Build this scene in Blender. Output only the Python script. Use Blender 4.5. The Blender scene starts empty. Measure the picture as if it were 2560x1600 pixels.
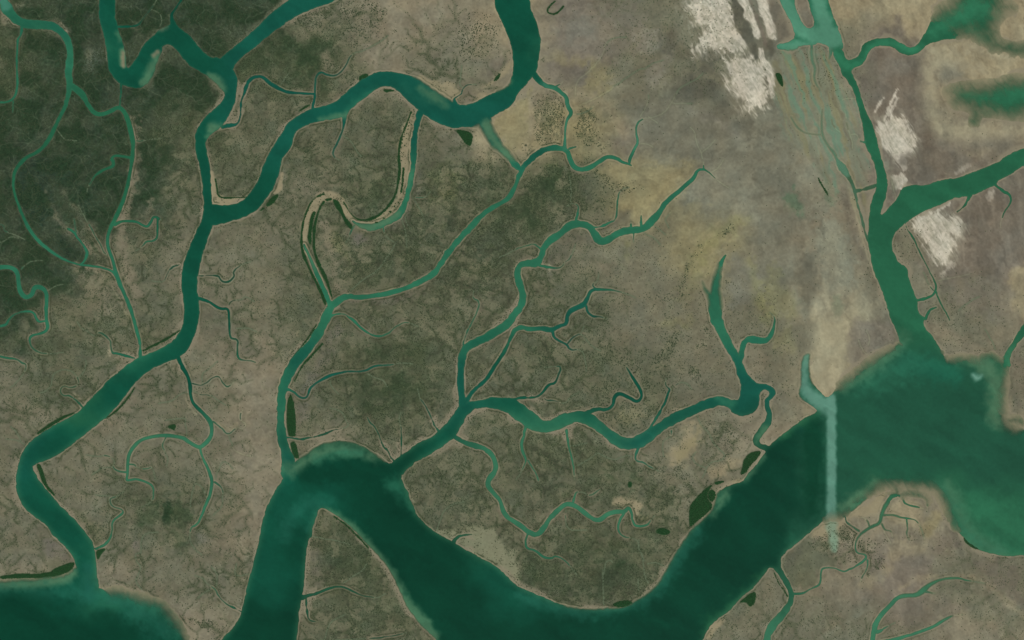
import bpy, math, random
import numpy as np
# ---------------------------------------------------------------- camera, sky, sun, exposure
M = 10.0                                   # metres per map unit (the photograph spans 2560 x 1600 map units)
STEP = 1.5                                # terrain grid spacing in map units
scene = bpy.context.scene
cam_data = bpy.data.cameras.new("camera"); cam = bpy.data.objects.new("camera", cam_data)
scene.collection.objects.link(cam); scene.camera = cam
ALT = 60000.0
cam.location = (1280*M, -800*M, ALT); cam.rotation_euler = (0, 0, 0)
cam_data.sensor_width = 36.0; cam_data.lens = 36.0*ALT/(2560*M)
cam_data.clip_start = 100.0; cam_data.clip_end = 400000.0
SUN_EL, SUN_AZ = math.radians(52), math.radians(140)       # azimuth clockwise from north (+Y)
world = bpy.data.worlds.new("World"); scene.world = world; world.use_nodes = True
wn = world.node_tree.nodes; wn.clear()
wo = wn.new("ShaderNodeOutputWorld"); bg = wn.new("ShaderNodeBackground"); sk = wn.new("ShaderNodeTexSky")
sk.sky_type = 'NISHITA'; sk.sun_disc = False; sk.sun_elevation = SUN_EL; sk.sun_rotation = SUN_AZ
bg.inputs[1].default_value = 0.06
world.node_tree.links.new(sk.outputs[0], bg.inputs[0]); world.node_tree.links.new(bg.outputs[0], wo.inputs[0])
sd_ = bpy.data.lights.new("sun", 'SUN'); sun = bpy.data.objects.new("sun", sd_); scene.collection.objects.link(sun)
sd_.energy = 3.0; sd_.angle = math.radians(0.5); sd_.color = (1.0, 0.96, 0.90)
sun.rotation_euler = (math.pi/2-SUN_EL, 0, math.pi-SUN_AZ)
scene.view_settings.view_transform = 'Standard'; scene.view_settings.look = 'None'
scene.view_settings.exposure = 0.0; scene.view_settings.gamma = 1.0
GAIN = np.array([0.83, 0.82, 0.83])           # light a flat surface gets under this sun and sky, per channel

rng = np.random.RandomState(7); random.seed(7)
F = np.float32
def lin(c):
    c = np.asarray(c, dtype=float)/255.0
    return np.where(c <= .04045, c/12.92, ((c+.055)/1.055)**2.4)
LAND = dict(a=(44,58,40), aa=(38,52,38), bb=(42,58,38), b=(52,62,44), bc=(66,76,50), c=(74,79,55), d=(88,89,67),
    e=(105,101,80), f=(120,111,89), g=(138,126,97), h=(109,105,86), i=(86,83,68), j=(129,119,85), k=(146,136,108),
    kk=(148,139,110), l=(110,101,85), la=(112,104,88), m=(104,96,79), mb=(103,94,79), n=(120,118,91), gg=(108,122,92),
    gl=(128,120,98), ga=(104,102,88), gb=(110,105,83), gc=(122,116,98), gd=(124,122,101), gm=(100,94,81),
    q=(112,110,72), y=(124,121,78), p=(119,117,95), vg=(80,98,72), wl=(116,138,112), sl=(150,144,122), S=(200,191,170))
WATER = dict(A=(13,58,42), ADK=(14,60,42), B=(18,74,56), C=(22,80,65), D=(42,100,74), E=(37,91,64), F=(31,77,57),
    FD=(30,92,70), G=(80,133,106), ED=(48,112,80), H=(88,132,112), SH=(80,116,86), TG=(46,108,82), TP=(34,94,75),
    DG=(34,88,58), WH=(130,170,150), FG=(46,108,76), CC=(30,88,72), SAND=(122,116,92), CL=(76,132,112))
DENS = dict(a=.9,b=.8,c=.7,d=.45,e=.17,f=.05,g=.0,h=.02,i=.05,j=.02,k=0.,kk=0.,l=.0,p=.02)
for k_ in LAND: LAND[k_] = tuple(np.array(LAND[k_])+((1, 3, 4) if k_ != 'S' else (0, 0, 0)))
def alb(c): return np.clip(lin(c)/GAIN, 0.001, .85)
# ---------------------------------------------------------------- map data
BASE = """c b b b b e f f g l e e h g g g g
c b b b c c f e f l e e h e l g g
b b b c d d d e g j h h h p l f f
b a b d d d d d c d j h h f l l l
b b d e e d d d d e e j h f e l l
b d d e e d d d d d e e e kk h e f
e d e e f d c d d d d e e g e e e
e e e e f e d d d d e e f f f f f
e e d d f d d d d d d e e f f f l
e e e e e d d d d d d d e f l e e
f e e f e d d d d d d e e e e f e"""
WBASE = """D C B B C C C B B B B D D D E E E
D D B B C C C C B D D D D E E E E
E E E B C C C C C D D D D E E E E
E E E B B C D D D D D D D E E E E
D D D B B D D D D D D D E E E E E
D D D B B D D D D C D D D E E E E
D E B B D C C C B B B C C F F F E
C B D D C A A B D D C B A F F F F
B B D D B B A A D D D A A F E E E
A B D D B A A A B B A A A D D E E
A A A B A A A A A A A A D D D D D"""
WATERS = """G loop_river A1 940,-600 930,80 940,200 975,320 1000,440 1015,570 1030,670 1080,750 1150,800 1250,838 1340,832 1400,790 1440,735 1470,640 1500,560 1535,470 1530,440 1560,425 1620,430 1680,490 1750,580 1830,650 1930,700 2010,770 2080,830 2130,890 2110,940 2040,1010 1950,1090 1880,1180 1845,1260 1840,1340 1845,1430 A2 1870,0 1895,100 1905,200 1915,330 1930,450 1910,550 1860,660 1800,800 1740,940 1715,1050 1710,1160 1725,1260 1740,1380 1735,1512 A3 1715,90 1640,190 1550,250 1420,310 1330,345 1250,385 1130,480 1010,580 920,680 810,790 750,870 650,920 500,1000 350,1090 240,1190 180,1320 150,1450 A4 150,90 190,200 240,280 340,360 450,430 480,500 560,580 640,660 700,750 720,830 715,900 700,950 680,1120 920,1120 940,1045 930,960 915,850 910,760 895,650 870,580 820,510 760,430 680,350 580,250 500,160 420,70 370,0 A3 320,1430 315,1370 440,1330 580,1260 780,1100 900,1010 1040,890 1150,760 1260,620 1340,530 1440,460 1580,395 1650,380 1700,350 1770,290 1840,150 1880,0 A2 1890,1400 1870,1290 1860,1180 1875,1080 1900,950 1940,820 1980,690 2020,620 2010,410 2000,300 1995,200 1990,80 1975,0 A1 1950,1420 1940,1330 1990,1270 2080,1215 2130,1150 2180,1070 2215,990 2235,900 2245,800 2240,720 2200,660 2160,600 2080,545 2000,545 1920,490 1830,380 1790,330 1700,270 1650,210 1620,225 1500,285 1400,370 1340,450 1300,530 1250,600 1200,655 1190,560 1180,450 1140,330 1110,240 1085,130 1090,-600
G slant_river A1 2040,600 2080,545 2200,450 2330,345 2419,265 B1 150,115 280,20 350,-30 500,-150 900,-600 1500,-600 900,-100 720,30 560,75 400,140 250,240 120,340 0,435 A1 2330,510 2230,590 2200,660 2120,720
G middle_river A2 1940,430 2010,410 2130,435 2270,400 2350,330 2419,220 B2 10,210 50,100 90,0 B1 130,1430 190,1330 240,1260 290,1170 360,1110 450,1060 520,1025 600,1010 740,970 800,910 900,830 980,760 1090,695 1200,672 1330,680 1480,715 1580,770 1700,860 1800,920 1870,975 1950,995 2080,965 2200,890 2330,840 2400,800 C1 0,720 15,620 10,560 0,470 B1 2400,400 2350,260 2300,150 2250,50 2210,-600 C1 150,-600 165,50 210,150 250,270 270,380 265,480 250,590 225,700 180,740 120,820 60,870 20,960 B1 2400,1010 2330,1050 2230,1100 2150,1170 2060,1205 1980,1200 1880,1215 1780,1195 1680,1140 1580,1080 1500,1010 1430,945 1330,850 1250,808 1150,830 1060,900 980,960 900,1030 850,1100 720,1130 600,1145 500,1170 420,1210 370,1260 340,1370 300,1430 240,1512 B2 225,100 190,220 140,310 80,390 30,460 A2 2419,480 2300,545 2150,590 2020,620 1920,640
G estuary A4 1900,1900 2080,1512 2200,1400 2270,1290 2310,1130 2340,970 2380,850 2400,750 B4 0,690 30,560 55,400 100,250 180,100 250,0 B3 280,1440 360,1340 450,1280 600,1170 750,1140 880,1145 970,1175 1100,1240 1240,1350 1290,1355 1480,1355 1430,1400 1370,1450 B4 1380,0 1440,120 1480,240 1530,340 1600,420 1700,495 1780,540 1870,590 1950,640 2100,720 2250,800 2350,880 2419,960 C4 60,1010 240,1080 420,1160 580,1210 740,1220 870,1212 1010,1215 1110,1185 1180,1130 1300,1065 1390,970 1450,860 1520,730 1620,570 1700,460 1800,380 1890,280 1920,200 1940,110 2050,50 2180,10 C3 2200,1490 2300,1370 2400,1250 D3 0,1190 150,1070 350,920 480,870 400,800 300,740 290,680 310,600 310,360 400,300 390,400 400,560 500,690 560,730 600,710 620,680 700,590 860,470 980,370 1150,270 1240,220 1240,180 1210,100 1160,0 D2 1140,1430 1110,1330 1060,1200 1000,1060 970,920 940,790 945,700 950,560 965,450 975,380 1010,300 1025,240 1030,180 1020,100 990,0 D1 930,1400 900,1250 870,1080 840,960 800,850 750,760 690,700 680,640 620,540 612,455 700,445 730,550 770,570 840,545 880,480 900,420 960,375 1060,357 1180,360 1260,410 1330,450 1400,430 1470,340 1500,280 1550,180 1620,80 1750,20 1850,-600 2250,-600 2230,10 2330,80 2260,110 2180,160 2130,260 2150,370 2220,430 2350,450 2419,430 2800,400 2800,520 2419,500 2300,500 2120,465 2040,410 1960,330 1800,360 1650,380 1500,420 1440,490 1340,530 1250,500 1180,440 1080,430 990,450 940,500 920,570 880,620 790,650 785,680 830,760 860,830 890,950 920,1050 970,1130 1000,1200 1030,1320 1070,1500 D2 1110,90 1130,200 1125,300 1100,400 1065,500 1080,520 1150,440 1220,370 1240,300 1290,250 1400,230 1490,245 1650,180 1780,175 1900,125 2050,70 2180,20 D1 2300,1440 2419,1400 3100,1300 D2 3100,-50 2419,50 2350,100 2280,150 2180,190 2150,240 2050,280 1920,340 1750,360 1620,430 1500,475 1400,530 1310,590 1230,650 1180,730 1170,800 1190,880 1240,980 1310,1010 1330,1100 1360,1200 1400,1300 1420,1340 1415,1400 1430,1460 1500,1490 D3 1470,10 1480,80 1560,150 1620,260 1680,370 1720,375 1850,340 1950,370 2000,385 2060,330 2130,320 2220,380 2280,400 2280,450 2250,600 2230,750 2240,900 2270,980 2340,1020 2419,1040 3100,1060 D4 3100,700 2419,710 2250,725 2080,690 1950,640 1840,540 1750,440 1690,330 1660,230 1600,110 1500,60 1350,60 1230,55 1080,50 1000,120 880,230 760,320 720,360 640,350 560,355 400,490 300,580 130,710 120,770 140,870 190,940 240,1040 250,1120 220,1210 150,1310 80,1400 20,1490 0,1900 -150,1900 -30,1450 0,1350 100,1260 180,1160 200,1090 170,1010 110,920 60,840 20,830 0,840 C4 2300,1010 2200,1080 2130,1150 2060,1240 1930,1320 1860,1400 1800,1512 1600,1900 B4 1900,1900 1720,1512 1600,1420 1480,1280 1410,1180 1370,1080 1310,940 1230,800 1100,660 960,510 850,400 700,300 650,265 600,270 570,350 540,440 530,530 500,560 480,660 465,800 455,950 445,1090 430,1150 415,1200 405,1350 385,1512 350,1900
G west_bay A4 -700,960 0,955 150,935 380,935 560,915 650,880 700,830 780,800 930,960 940,1040 1150,1035 1250,1070 1400,1110 1500,1130 1620,1270 1700,1400 1760,1512 1900,1900 -700,1900
C corner_creek A1 10,-40,90 50,60,100 130,170,100 220,225,85 350,232,85 500,240,80 590,310,75 640,380,70 663,480,65 660,580,75 645,680,85 655,780,75 655,840,60 640,920,45 620,1000,40 575,1090,40 520,1200,40 480,1290,45 420,1380,45 350,1440,35 250,1485,32 A2 220,0,42 150,80,42 130,150,30 125,260,28 150,370,30 200,490,32 250,610,35 320,720,38 400,800,35 500,880,32 600,940,28 700,975,22 760,990,20 860,1000,22 960,1015,22 1070,1055,24 1100,1095,26
C straight_creek A1 655,800,60 720,840,65 790,900,55 830,990,50 880,1065,50 950,1085,48 1030,1060,45 1120,1005,45 1180,1060,45 1220,1170,45 1245,1280,45 1260,1380,42 1250,1480,45 A2 1225,160,40 1190,300,38 1140,450,40 1085,560,42 1045,640,38 1015,730,30 1020,830,30 1060,930,32 1090,1050,35 1130,1170,40 1190,1300,38 1240,1420,38 A3 1265,0,38 1300,130,35 1325,220,32 1325,350,35
C edge_creek A1 205,240,35 200,330,30 165,370,25 165,470,25 155,600,25 165,720,25 165,830,22 140,920,28 80,965,25 0,968,22 -60,970,20
C edge_creek A1 125,960,20 120,1060,12
C bank_creek A1 1110,255,25 1240,250,25 1310,240,20 1360,160,14 1430,80,12 1480,-10,10
C bank_creek A1 1430,85,10 1500,110,8 1540,190,8 1510,250,8
C bend_creek A1 1640,240,60 1615,150,30 1650,90,25 1700,20,25 1730,-30,25
C straight_creek A1 1145,800,20 1140,900,18 1130,1000,18
C straight_creek A1 1290,1335,12 1400,1325,10 1530,1300,6
C straight_creek A1 1230,1490,30 1150,1475,25 1070,1470,25 1045,1512,25 A2 1070,0,32 1075,60,32 1000,80,32 930,120,26 880,170,20 860,220,14 830,260,10 820,300,8
C corner_creek A1 540,1225,12 600,1310,10 640,1330,8 730,1330,8
C hook_creek A1 2100,1200,35 2150,1185,34 2230,1180,30 2265,1150,25 2275,1050,22 2280,950,22 2310,870,30 2340,780,35 2380,740,30 B1 0,725,30 60,720,30 120,780,35 200,830,40 300,875,32 430,882,28 545,885,22
C hook_creek B1 535,1040,22 548,960,22 558,870,22 560,760,22 580,700,22 620,675,22 670,710,20 740,722,18 800,690,16 850,620,14 880,550,12 920,500,12 1010,480,8 1100,440,6 1250,340,5
C hook_creek B1 225,820,12 290,720,9 310,690,7
C oxbow_channel B1 1550,1070,60 1520,1170,50 1500,1260,55 1490,1400,55 B2 1490,0,50 1475,120,50 1450,250,45 1420,370,60 1370,500,70 1250,580,70 1120,640,75 1020,630,70 940,600,30 880,545,10
C oxbow_channel B2 455,800,20 470,840,30 500,900,28 560,1040,35 620,1180,40 690,1340,40 700,1370,50
C neck_creek B1 835,1100,60 830,1180,25 810,1260,22 770,1350,18 720,1440,16 740,1490,14 790,1512,12
C neck_creek B1 820,1275,10 900,1330,9 940,1420,8 1000,1480,8
C mouth_creek B1 1880,990,50 1870,930,12 1910,910,12 1940,880,12 1960,830,12 2000,800,12 2080,795,10
C mouth_creek B1 1960,830,9 1920,800,8 1940,700,8 1950,620,7
C long_creek B1 2160,1150,140 2200,1250,100 2290,1390,90 2400,1480,80 C2 30,50,60 80,90,40
C flats_creek C1 200,690,60 260,770,50 320,815,40 400,825,40 460,870,40 520,920,45 520,1000,40 570,1070,40 520,1120,30 505,1200,22 500,1300,22 500,1400,40
C flats_creek C1 400,825,20 450,800,12 480,770,8
C long_creek B3 300,1440,150 310,1330,110 270,1200,90 240,1090,80 230,950,82 240,800,88 240,680,88 280,560,90 340,440,95 430,330,95 520,230,90 600,110,85 650,0,80 B2 660,1500,80 700,1400,75 760,1340,60 850,1280,55 960,1300,48 1080,1290,48 1250,1260,48 1400,1220,50 1550,1150,55 1680,1080,60 1750,970,58 1850,830,55 1960,710,55 2060,600,55 2130,520,50 2230,450,50 2330,400,50 2400,350,50 C2 35,240,42 70,140,45 110,60,50 170,0,50 C1 270,1430,55 370,1395,50 460,1400,50 530,1430,50 550,1512,50 C2 580,60,50 640,95,45 720,80,45 790,40,40 C1 850,1510,40 910,1475,45 1000,1500,40 C2 1040,20,25 1110,40,22 1150,70,10
C long_creek C1 600,1390,20 540,1405,25
C flats_creek C2 1110,35,22 C1 1110,1512,35 1150,1420,30 1190,1350,22 1175,1250,22 1175,1170,22 1240,1120,10 1340,1110,8 1450,1060,8 1510,970,8 1570,850,8 1640,795,8 1750,750,7 1800,690,6
C flats_creek C1 1215,1100,8 1290,960,8 1290,900,6
C flats_creek C1 570,1080,10 640,1080,10 720,1050,10 770,1000,7
C flats_creek C1 1210,1360,8 1280,1360,8 1330,1390,6
C straight_creek A2 1085,610,35 1140,580,28 1200,575,28 1290,580,26 1360,625,26 1400,630,28 1430,580,28 1445,540,25 1490,540,25 1530,575,10
C straight_creek A2 1490,550,22 1490,650,25 1485,740,22 1440,768,20 1380,770,20 1350,810,12 1290,860,8
C corner_creek A2 640,650,22 700,680,25 730,740,22 790,800,25 830,880,30 800,950,25 760,985,20
C corner_creek A2 700,560,12 720,680,12
C straight_creek A2 740,430,10 800,540,10 850,620,14 900,720,14 950,800,12 990,890,10 1050,920,10
C edge_meander A2 -80,600,12 0,600,12 40,630,14 30,665,12 90,690,12 170,720,10 230,750,8
C edge_meander A2 -60,790,10 0,790,10 100,720,8 170,735,8
C meander_creek A2 -60,1015,45 40,1010,45 110,1015,45 165,1060,45 175,1150,42 180,1220,45 220,1290,50 270,1300,45 310,1260,42 320,1210,45 370,1195,45 430,1230,40 445,1300,38 435,1400,35 438,1512,35 A3 455,90,35 400,125,25 290,145,28 275,200,22 300,260,14 370,310,12 480,325,12 600,305,8
C meander_creek A2 200,1030,14 240,990,10 320,950,9 400,950,7
C meander_creek A3 -60,60,28 0,60,28 60,45,28 A2 80,1505,20 150,1450,16 220,1430,20 320,1430,25 345,1512,28 A3 380,18,24 435,10,20
C meander_creek A2 435,1240,12 500,1200,9 600,1170,7
C straight_creek B2 1470,340,12 1540,360,12 1600,350,10 1650,300,8
C oxbow_channel B2 1480,350,9 1560,490,8 1600,570,6
C oxbow_channel B2 1410,500,10 1410,590,10 1460,650,6
C oxbow_channel B2 1370,540,10 1420,680,8 1425,820,6
C oxbow_channel B2 1200,620,14 1220,720,9 1300,770,7
C oxbow_channel B2 930,620,20 905,660,18 880,730,9 850,780,7
C long_creek B2 860,1270,8 940,1190,8 1060,1100,9 1160,1040,9 1250,900,8 1330,770,6
C long_creek B2 690,1480,30 760,1455,22 830,1450,18 880,1490,16 B3 920,0,30 990,80,26 1100,145,20 1190,155,18 1260,120,16 1340,50,12 1420,15,10 1540,60,8
C winding_creek C2 2050,260,6 1950,200,8 1870,125,15 1810,80,20 1745,100,25 1730,160,40 1650,230,40 1560,310,40 1450,400,45 1400,490,60 1330,570,65 1250,650,65 1150,665,65 1010,680,70 900,760,70 830,770,70 780,700,65 730,620,65 650,600,60 550,610,70 470,690,65 370,750,60 310,810,60 280,900,60 230,980,75 130,975,70 60,1000,60 45,1090,60 75,1180,65 105,1280,65 90,1380,75 10,1470,75 B3 2400,20,75 2290,100,80 2150,180,80 2020,230,75 1960,290,75 1945,380,70 1935,500,65 1930,620,65 1945,740,65 1960,810,80
C winding_creek C2 1810,80,15 1810,20,10
C winding_creek C2 1870,125,9 1960,70,8 2000,0,6
C winding_creek C2 760,640,20 860,630,20 920,590,25 985,570,20 990,450,18 1000,350,14 1030,280,10 1100,260,6
C winding_creek C2 600,580,20 625,500,18 630,420,14 560,410,9 520,430,7
C winding_creek C2 280,850,18 220,800,16 180,795,14 100,820,12 0,860,10 B2 2300,920,8
C winding_creek C2 555,400,8 560,250,6 540,160,6
C winding_creek C2 1150,690,24 1150,770,9
C winding_creek C2 1220,640,26 1220,560,16 1230,480,8
C winding_creek C2 1125,640,18 1125,580,10
C winding_creek C2 260,1000,20 340,1010,30 400,1025,18 470,1015,16 500,970,12 550,930,12 580,850,8 600,800,6
C fork_creek C3 515,0,40 C2 530,1440,45 600,1400,45 680,1370,50 715,1300,35 740,1240,35 790,1220,30 860,1225,25 950,1230,18 1030,1245,14 1100,1270,9 1160,1300,7
C fork_creek C2 700,1380,25 720,1450,22 770,1480,22 830,1480,18 900,1500,8
C fork_creek C2 780,1210,14 755,1180,12 800,1150,9 820,1080,7
C fork_creek B3 1970,790,40 2040,690,38 2110,620,40 2190,550,42 2240,460,42 2300,370,40 2360,280,38 2400,180,38 C3 0,150,40 30,90,45 80,65,45 160,90,45 280,75,45 370,100,50 440,60,45 510,40,40 520,0,40
C pond_creek C2 2020,900,16 1970,970,50 1950,1080,70 1920,1200,90 1920,1300,120 1920,1400,140 1930,1512,120
C pond_creek C2 1800,1150,14 1830,1230,40 1880,1290,70
C braid_channel D1 600,440,40 580,560,18
C seep_channel D1 410,430,34 410,560,30 450,650,25 430,750,20 490,850,10
C seep_channel D1 515,1000,12 505,1130,16 510,1270,22 560,1370,20 630,1450,30 650,1512,35 D2 700,70,80 745,140,50 790,200,30 820,290,30 840,400,20 880,530,30 910,650,25 940,760,18
C seep_channel D2 820,295,36 920,275,35 1010,245,38
C seep_channel D1 200,1080,8 270,1210,24 380,1270,12 500,1270,14
C seep_channel D1 600,1130,12 620,1200,14 680,1250,7
C seep_channel D1 730,1050,8 740,1180,10 790,1300,10 800,1400,8
C rill_creek D1 790,1270,6 830,1260,8 870,1340,10 930,1352,12
C rill_creek D1 700,950,8 740,930,10 830,935,10
C arm_creek D2 2140,230,25 2220,290,22 2300,340,25 2290,420,18 2230,490,14 2200,580,8 2200,640,5
C arm_creek D2 1910,330,40 1870,420,20 1790,490,12
C parallel_creek D2 1295,590,14 1320,670,14 1370,730,20 1420,840,16 1480,960,14 1540,1080,14 1590,1180,16 1580,1250,22 1540,1290,22 1450,1320,30 1400,1330,30
C parallel_creek D2 1590,1250,16 1620,1340,16 1680,1440,14 1720,1512,12
C parallel_creek D2 1590,1390,14 1520,1420,14 1490,1500,30
C parallel_creek D2 1470,1060,8 1530,1200,10 1560,1230,12
C arm_creek D2 1210,380,14 1195,300,9 1160,180,6
G lagoon D1 1690,850 1850,820 2000,800 2170,800 2250,755 2419,740 3000,740 3000,1140 2419,1100 2200,1075 2000,1050 1870,1000 1745,975 1740,910
C lagoon D1 1970,1030,26 1960,1150,12 1900,1210,7
G flooded_strip D1 -30,-600 180,-600 240,-40 270,100 330,230 380,275 450,240 400,100 370,-40 330,-600 470,-600 555,-40 600,100 650,230 690,340 715,440 705,470 600,470 560,430 480,400 430,430 300,430 270,480 90,470 80,420 180,400 270,360 210,190 140,70 85,-60
C beach_creek A3 -60,340,18 0,340,20 60,360,22 150,365,18 200,400,16 250,420,14 230,490,12 190,560,8 100,640,6
C notch_creek A3 1270,360,22 1180,335,22 1110,315,24 1060,320,22 1050,250,12 1045,190,14 990,140,16 935,110,12 905,160,10 840,120,8 760,70,10 730,20,8
C curl_creek A3 800,840,14 720,760,14 660,710,16 600,720,14 565,670,12 590,620,12 680,640,12 740,610,10 740,550,10 680,480,9 620,465,9 520,490,10 490,560,9 480,650,7 380,690,6
C curl_creek A3 750,540,7 800,480,7 815,380,5
C forked_creek A3 1680,350,44 1720,440,36 1780,540,36 1800,640,34 1800,730,34 1840,810,38 1930,890,42 1990,960,42 2005,1030,40 1990,1120,42 1900,1200,45 1870,1200,40 1790,1160,40 1730,1110,36 1600,1090,36 1460,1095,36 1330,1130,38 1260,1200,38 1215,1280,35 1205,1370,32 1205,1470,30 A4 1190,10,26 1290,-12,24 1390,20,22 1450,60,20 1450,150,16 1440,200,10 1340,260,7
C forked_creek A3 1890,1200,25 1900,1270,26 1940,1350,28 1975,1430,30 2005,1512,32 A4 1990,130,32 1950,220,30 1910,330,26 1860,430,22 1800,440,14 1790,560,10 1830,640,8 1910,710,6
C forked_creek A3 1820,600,12 1890,620,14 1960,590,14 2000,550,12 2070,525,14 2100,590,14 2150,640,14 2210,590,8
C forked_creek A3 1910,610,10 1905,500,10 1980,460,8 2060,390,7
C forked_creek A3 1820,670,10 1900,710,12 1970,700,10 2050,750,8 2130,800,6
C forked_creek A3 1780,685,8 1720,690,9 1660,740,9 1610,770,8 1500,790,6
C forked_creek A3 2020,960,14 2090,1020,14 2160,1090,14 2230,1010,12 2300,1030,8 2330,980,10 2280,960,12 2270,900,12 2290,850,8
C forked_creek A3 2160,1090,10 2190,1150,8 2200,1230,8 2280,1270,7 2380,1290,6
C comb_creek A2 1880,1310,25 1960,1330,28 2020,1370,28 2080,1410,30 2160,1400,28 2165,1512,26 A3 2170,150,22 2190,180,20 2250,180,18 2245,260,20 2240,370,20 2350,380,14 2419,400,12
C comb_creek A3 2240,80,10 2340,70,10 2419,110,10
C comb_creek A2 2165,1370,14 2180,1330,14 2290,1320,10 2320,1280,10 2400,1340,8
C side_creek A2 1870,1100,14 2060,1085,16 2080,1140,18 2150,1160,20 2220,1100,18 2200,1050,18 2280,990,10 2370,960,8
C notch_creek A2 1720,980,10 1620,1010,14 1570,1100,12 1550,1155,10 1430,1140,7
C forked_creek A3 1200,1440,25 1110,1430,20 1060,1390,14 1090,1340,12 1040,1280,12 900,1290,8 820,1270,6
C forked_creek A3 1060,1390,10 950,1400,8 870,1460,6
C forked_creek A3 1210,1365,16 1270,1360,12 1290,1400,10 1390,1410,12 1440,1380,10 1470,1512,8
C forked_creek A3 1575,1100,14 1530,1170,10 1560,1260,10 1590,1320,10 1570,1380,7
C forked_creek A3 1760,1110,9 1770,1030,8 1740,960,8 1760,920,7 1560,950,6
C forked_creek A3 2040,1500,8 2090,1330,9 2150,1350,8 2200,1400,8
C levee_creek B3 280,660,28 310,655,25 360,680,20 400,720,20 450,745,22 490,720,22 510,640,24 590,580,26 680,530,26 780,500,24 870,485,22 1030,490,20 1110,430,18 1250,430,14 1370,405,10 1480,415,8
C levee_creek B3 1040,500,10 1130,550,10 1210,570,8 1240,630,6
C levee_creek B3 700,560,8 710,630,8 780,700,6
C thread_creek B3 280,1108,18 440,1130,20 520,1110,18 650,1080,16 760,1030,12 880,1010,10 850,940,9 810,860,8 700,830,8
C thread_creek B3 1050,880,9 1060,950,12 1130,1020,12 1170,1110,14 1200,1190,14 1250,1240,14 1270,1300,12 1310,1340,14
C thread_creek B3 1370,1300,14 1375,1130,14 1375,1040,12 1350,960,10 1370,870,8
C thread_creek B3 1770,1100,18 1700,1020,14 1660,930,14 1610,820,14 1550,740,10 1530,650,7
C winding_creek B3 1960,230,14 1990,120,16 2050,0,12 B2 2090,1430,14 2120,1330,14 2040,1310,12 2060,1240,8
C broad_creek B3 1350,1390,150 1480,1280,150 1600,1210,140 1720,1150,130 1830,1050,130 1900,950,120 1960,850,105 2060,800,90 2250,780,100 2419,810,130 C3 30,840,150 150,930,140 250,1000,120 360,1010,110 450,970,120 550,920,110 650,910,120 740,940,110 840,1020,105 950,1110,110 1060,1170,105 1180,1165,110 1290,1100,105 1400,1010,105 1550,920,105 1700,860,100 1850,790,90 1980,755,75 2070,800,90 2130,820,130
G pond_river C3 1870,-20 1950,150 2050,320 2110,430 2125,520 2160,590 2160,680 2130,780 2060,800 2060,860 2110,895 2200,915 2310,860 2340,780 2340,690 2380,660 D3 0,650 0,615 C3 2330,605 2250,540 2200,460 2160,360 2100,240 2010,80 2000,-20
C pond_river C3 2300,630,60 2380,625,40 D3 20,650,60 50,690,55 10,735,40 C3 2405,760,40 2410,820,50 D3 20,890,60 0,970,60 C3 2400,990,70 2350,1060,80 2300,1130,60 2330,1190,50 D3 10,1220,60
C pond_river C3 2160,380,50 2180,250,50 2210,190,60 2280,180,80 2350,200,70 2419,190,50 D3 40,120,40 65,40,26 60,-30,12 D2 20,1440,8
C loop_creek C3 700,890,60 780,840,35 900,850,35 960,800,35 965,720,35 1020,690,35 1100,730,36 1180,780,36 1230,730,34 1210,650,34 1150,560,34 1110,490,24 1080,450,12
C loop_creek C3 1280,1050,24 1340,970,22 1390,880,26 1450,780,28 1470,700,24 1500,650,18 1450,630,14 1455,550,8
C loop_creek C3 1500,650,10 1580,590,10 1650,590,8 1700,650,6
C spur_creek C3 0,755,30 110,730,25 220,740,26 300,680,26 340,610,24 410,600,22 440,520,18 460,470,18 450,430,12 300,450,8
C spur_creek C3 270,720,12 330,760,14 420,765,12 500,795,8 560,720,8 640,680,6
C fork_creek C3 385,110,30 400,180,20 520,225,20 550,290,14 640,275,10 690,340,10 705,480,8
C fork_creek C3 530,220,14 580,160,14 650,125,12 720,200,10 740,240,8 840,290,6
C fork_creek C3 650,125,8 680,60,6
C south_creek C3 130,1000,25 110,1110,30 85,1170,30 100,1250,30 140,1320,24 90,1430,10 40,1512,10
C south_creek C3 150,1330,20 210,1420,14 250,1512,14
C south_creek C3 515,1040,28 530,1170,22 560,1280,20 580,1380,16 590,1500,10
C south_creek C3 550,1190,8 600,1185,8 710,1160,6
C south_creek C3 600,1380,10 650,1360,10 740,1310,8 810,1250,8 900,1300,7 970,1330,7 1080,1275,8 1140,1290,12
C south_creek C3 1200,1200,30 1160,1280,25 1170,1335,22 1240,1340,18 1290,1380,12 1380,1430,8
C south_creek C3 1510,1050,14 1500,1100,10 1415,1150,9 1430,1290,7
C coast_creek D3 2419,90,70 2320,240,50 2250,350,60 2250,420,80
C coast_creek D3 2280,950,18 2350,940,50 2400,975,24
C palm_creek D4 1215,40,50 1230,130,50 1170,150,50 1110,240,45 1075,320,35 1060,410,35 980,440,30 900,490,25 850,540,18 825,600,16 830,690,18 900,700,22 935,720,20 900,770,22 820,820,18 740,860,18 700,865,16 640,835,14 560,825,16 500,840,20 500,950,16 480,1000,16 400,1030,18 330,1075,22 240,1075,24
C palm_creek D4 1240,140,40 1380,130,40 1480,160,25 1510,200,18 1500,300,8
C palm_creek D4 1270,170,25 1290,230,20 1400,250,18 1470,275,8
C palm_creek D4 1080,330,25 1200,330,20 1270,360,18 1390,370,16 1440,430,12 1480,560,6
C pool_creek D4 975,1700,60 990,1500,50 1010,1380,45 1060,1280,45 1150,1190,50 1220,1110,45 1300,1090,40 1400,1090,35 1460,1050,60 1540,980,35 1660,930,25 1790,925,22 1900,950,12 2050,980,6
C pool_creek D4 1010,1440,40 1060,1425,30 1120,1390,16 1200,1350,6
C pool_creek D4 1460,1050,30 1580,1075,8
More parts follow.
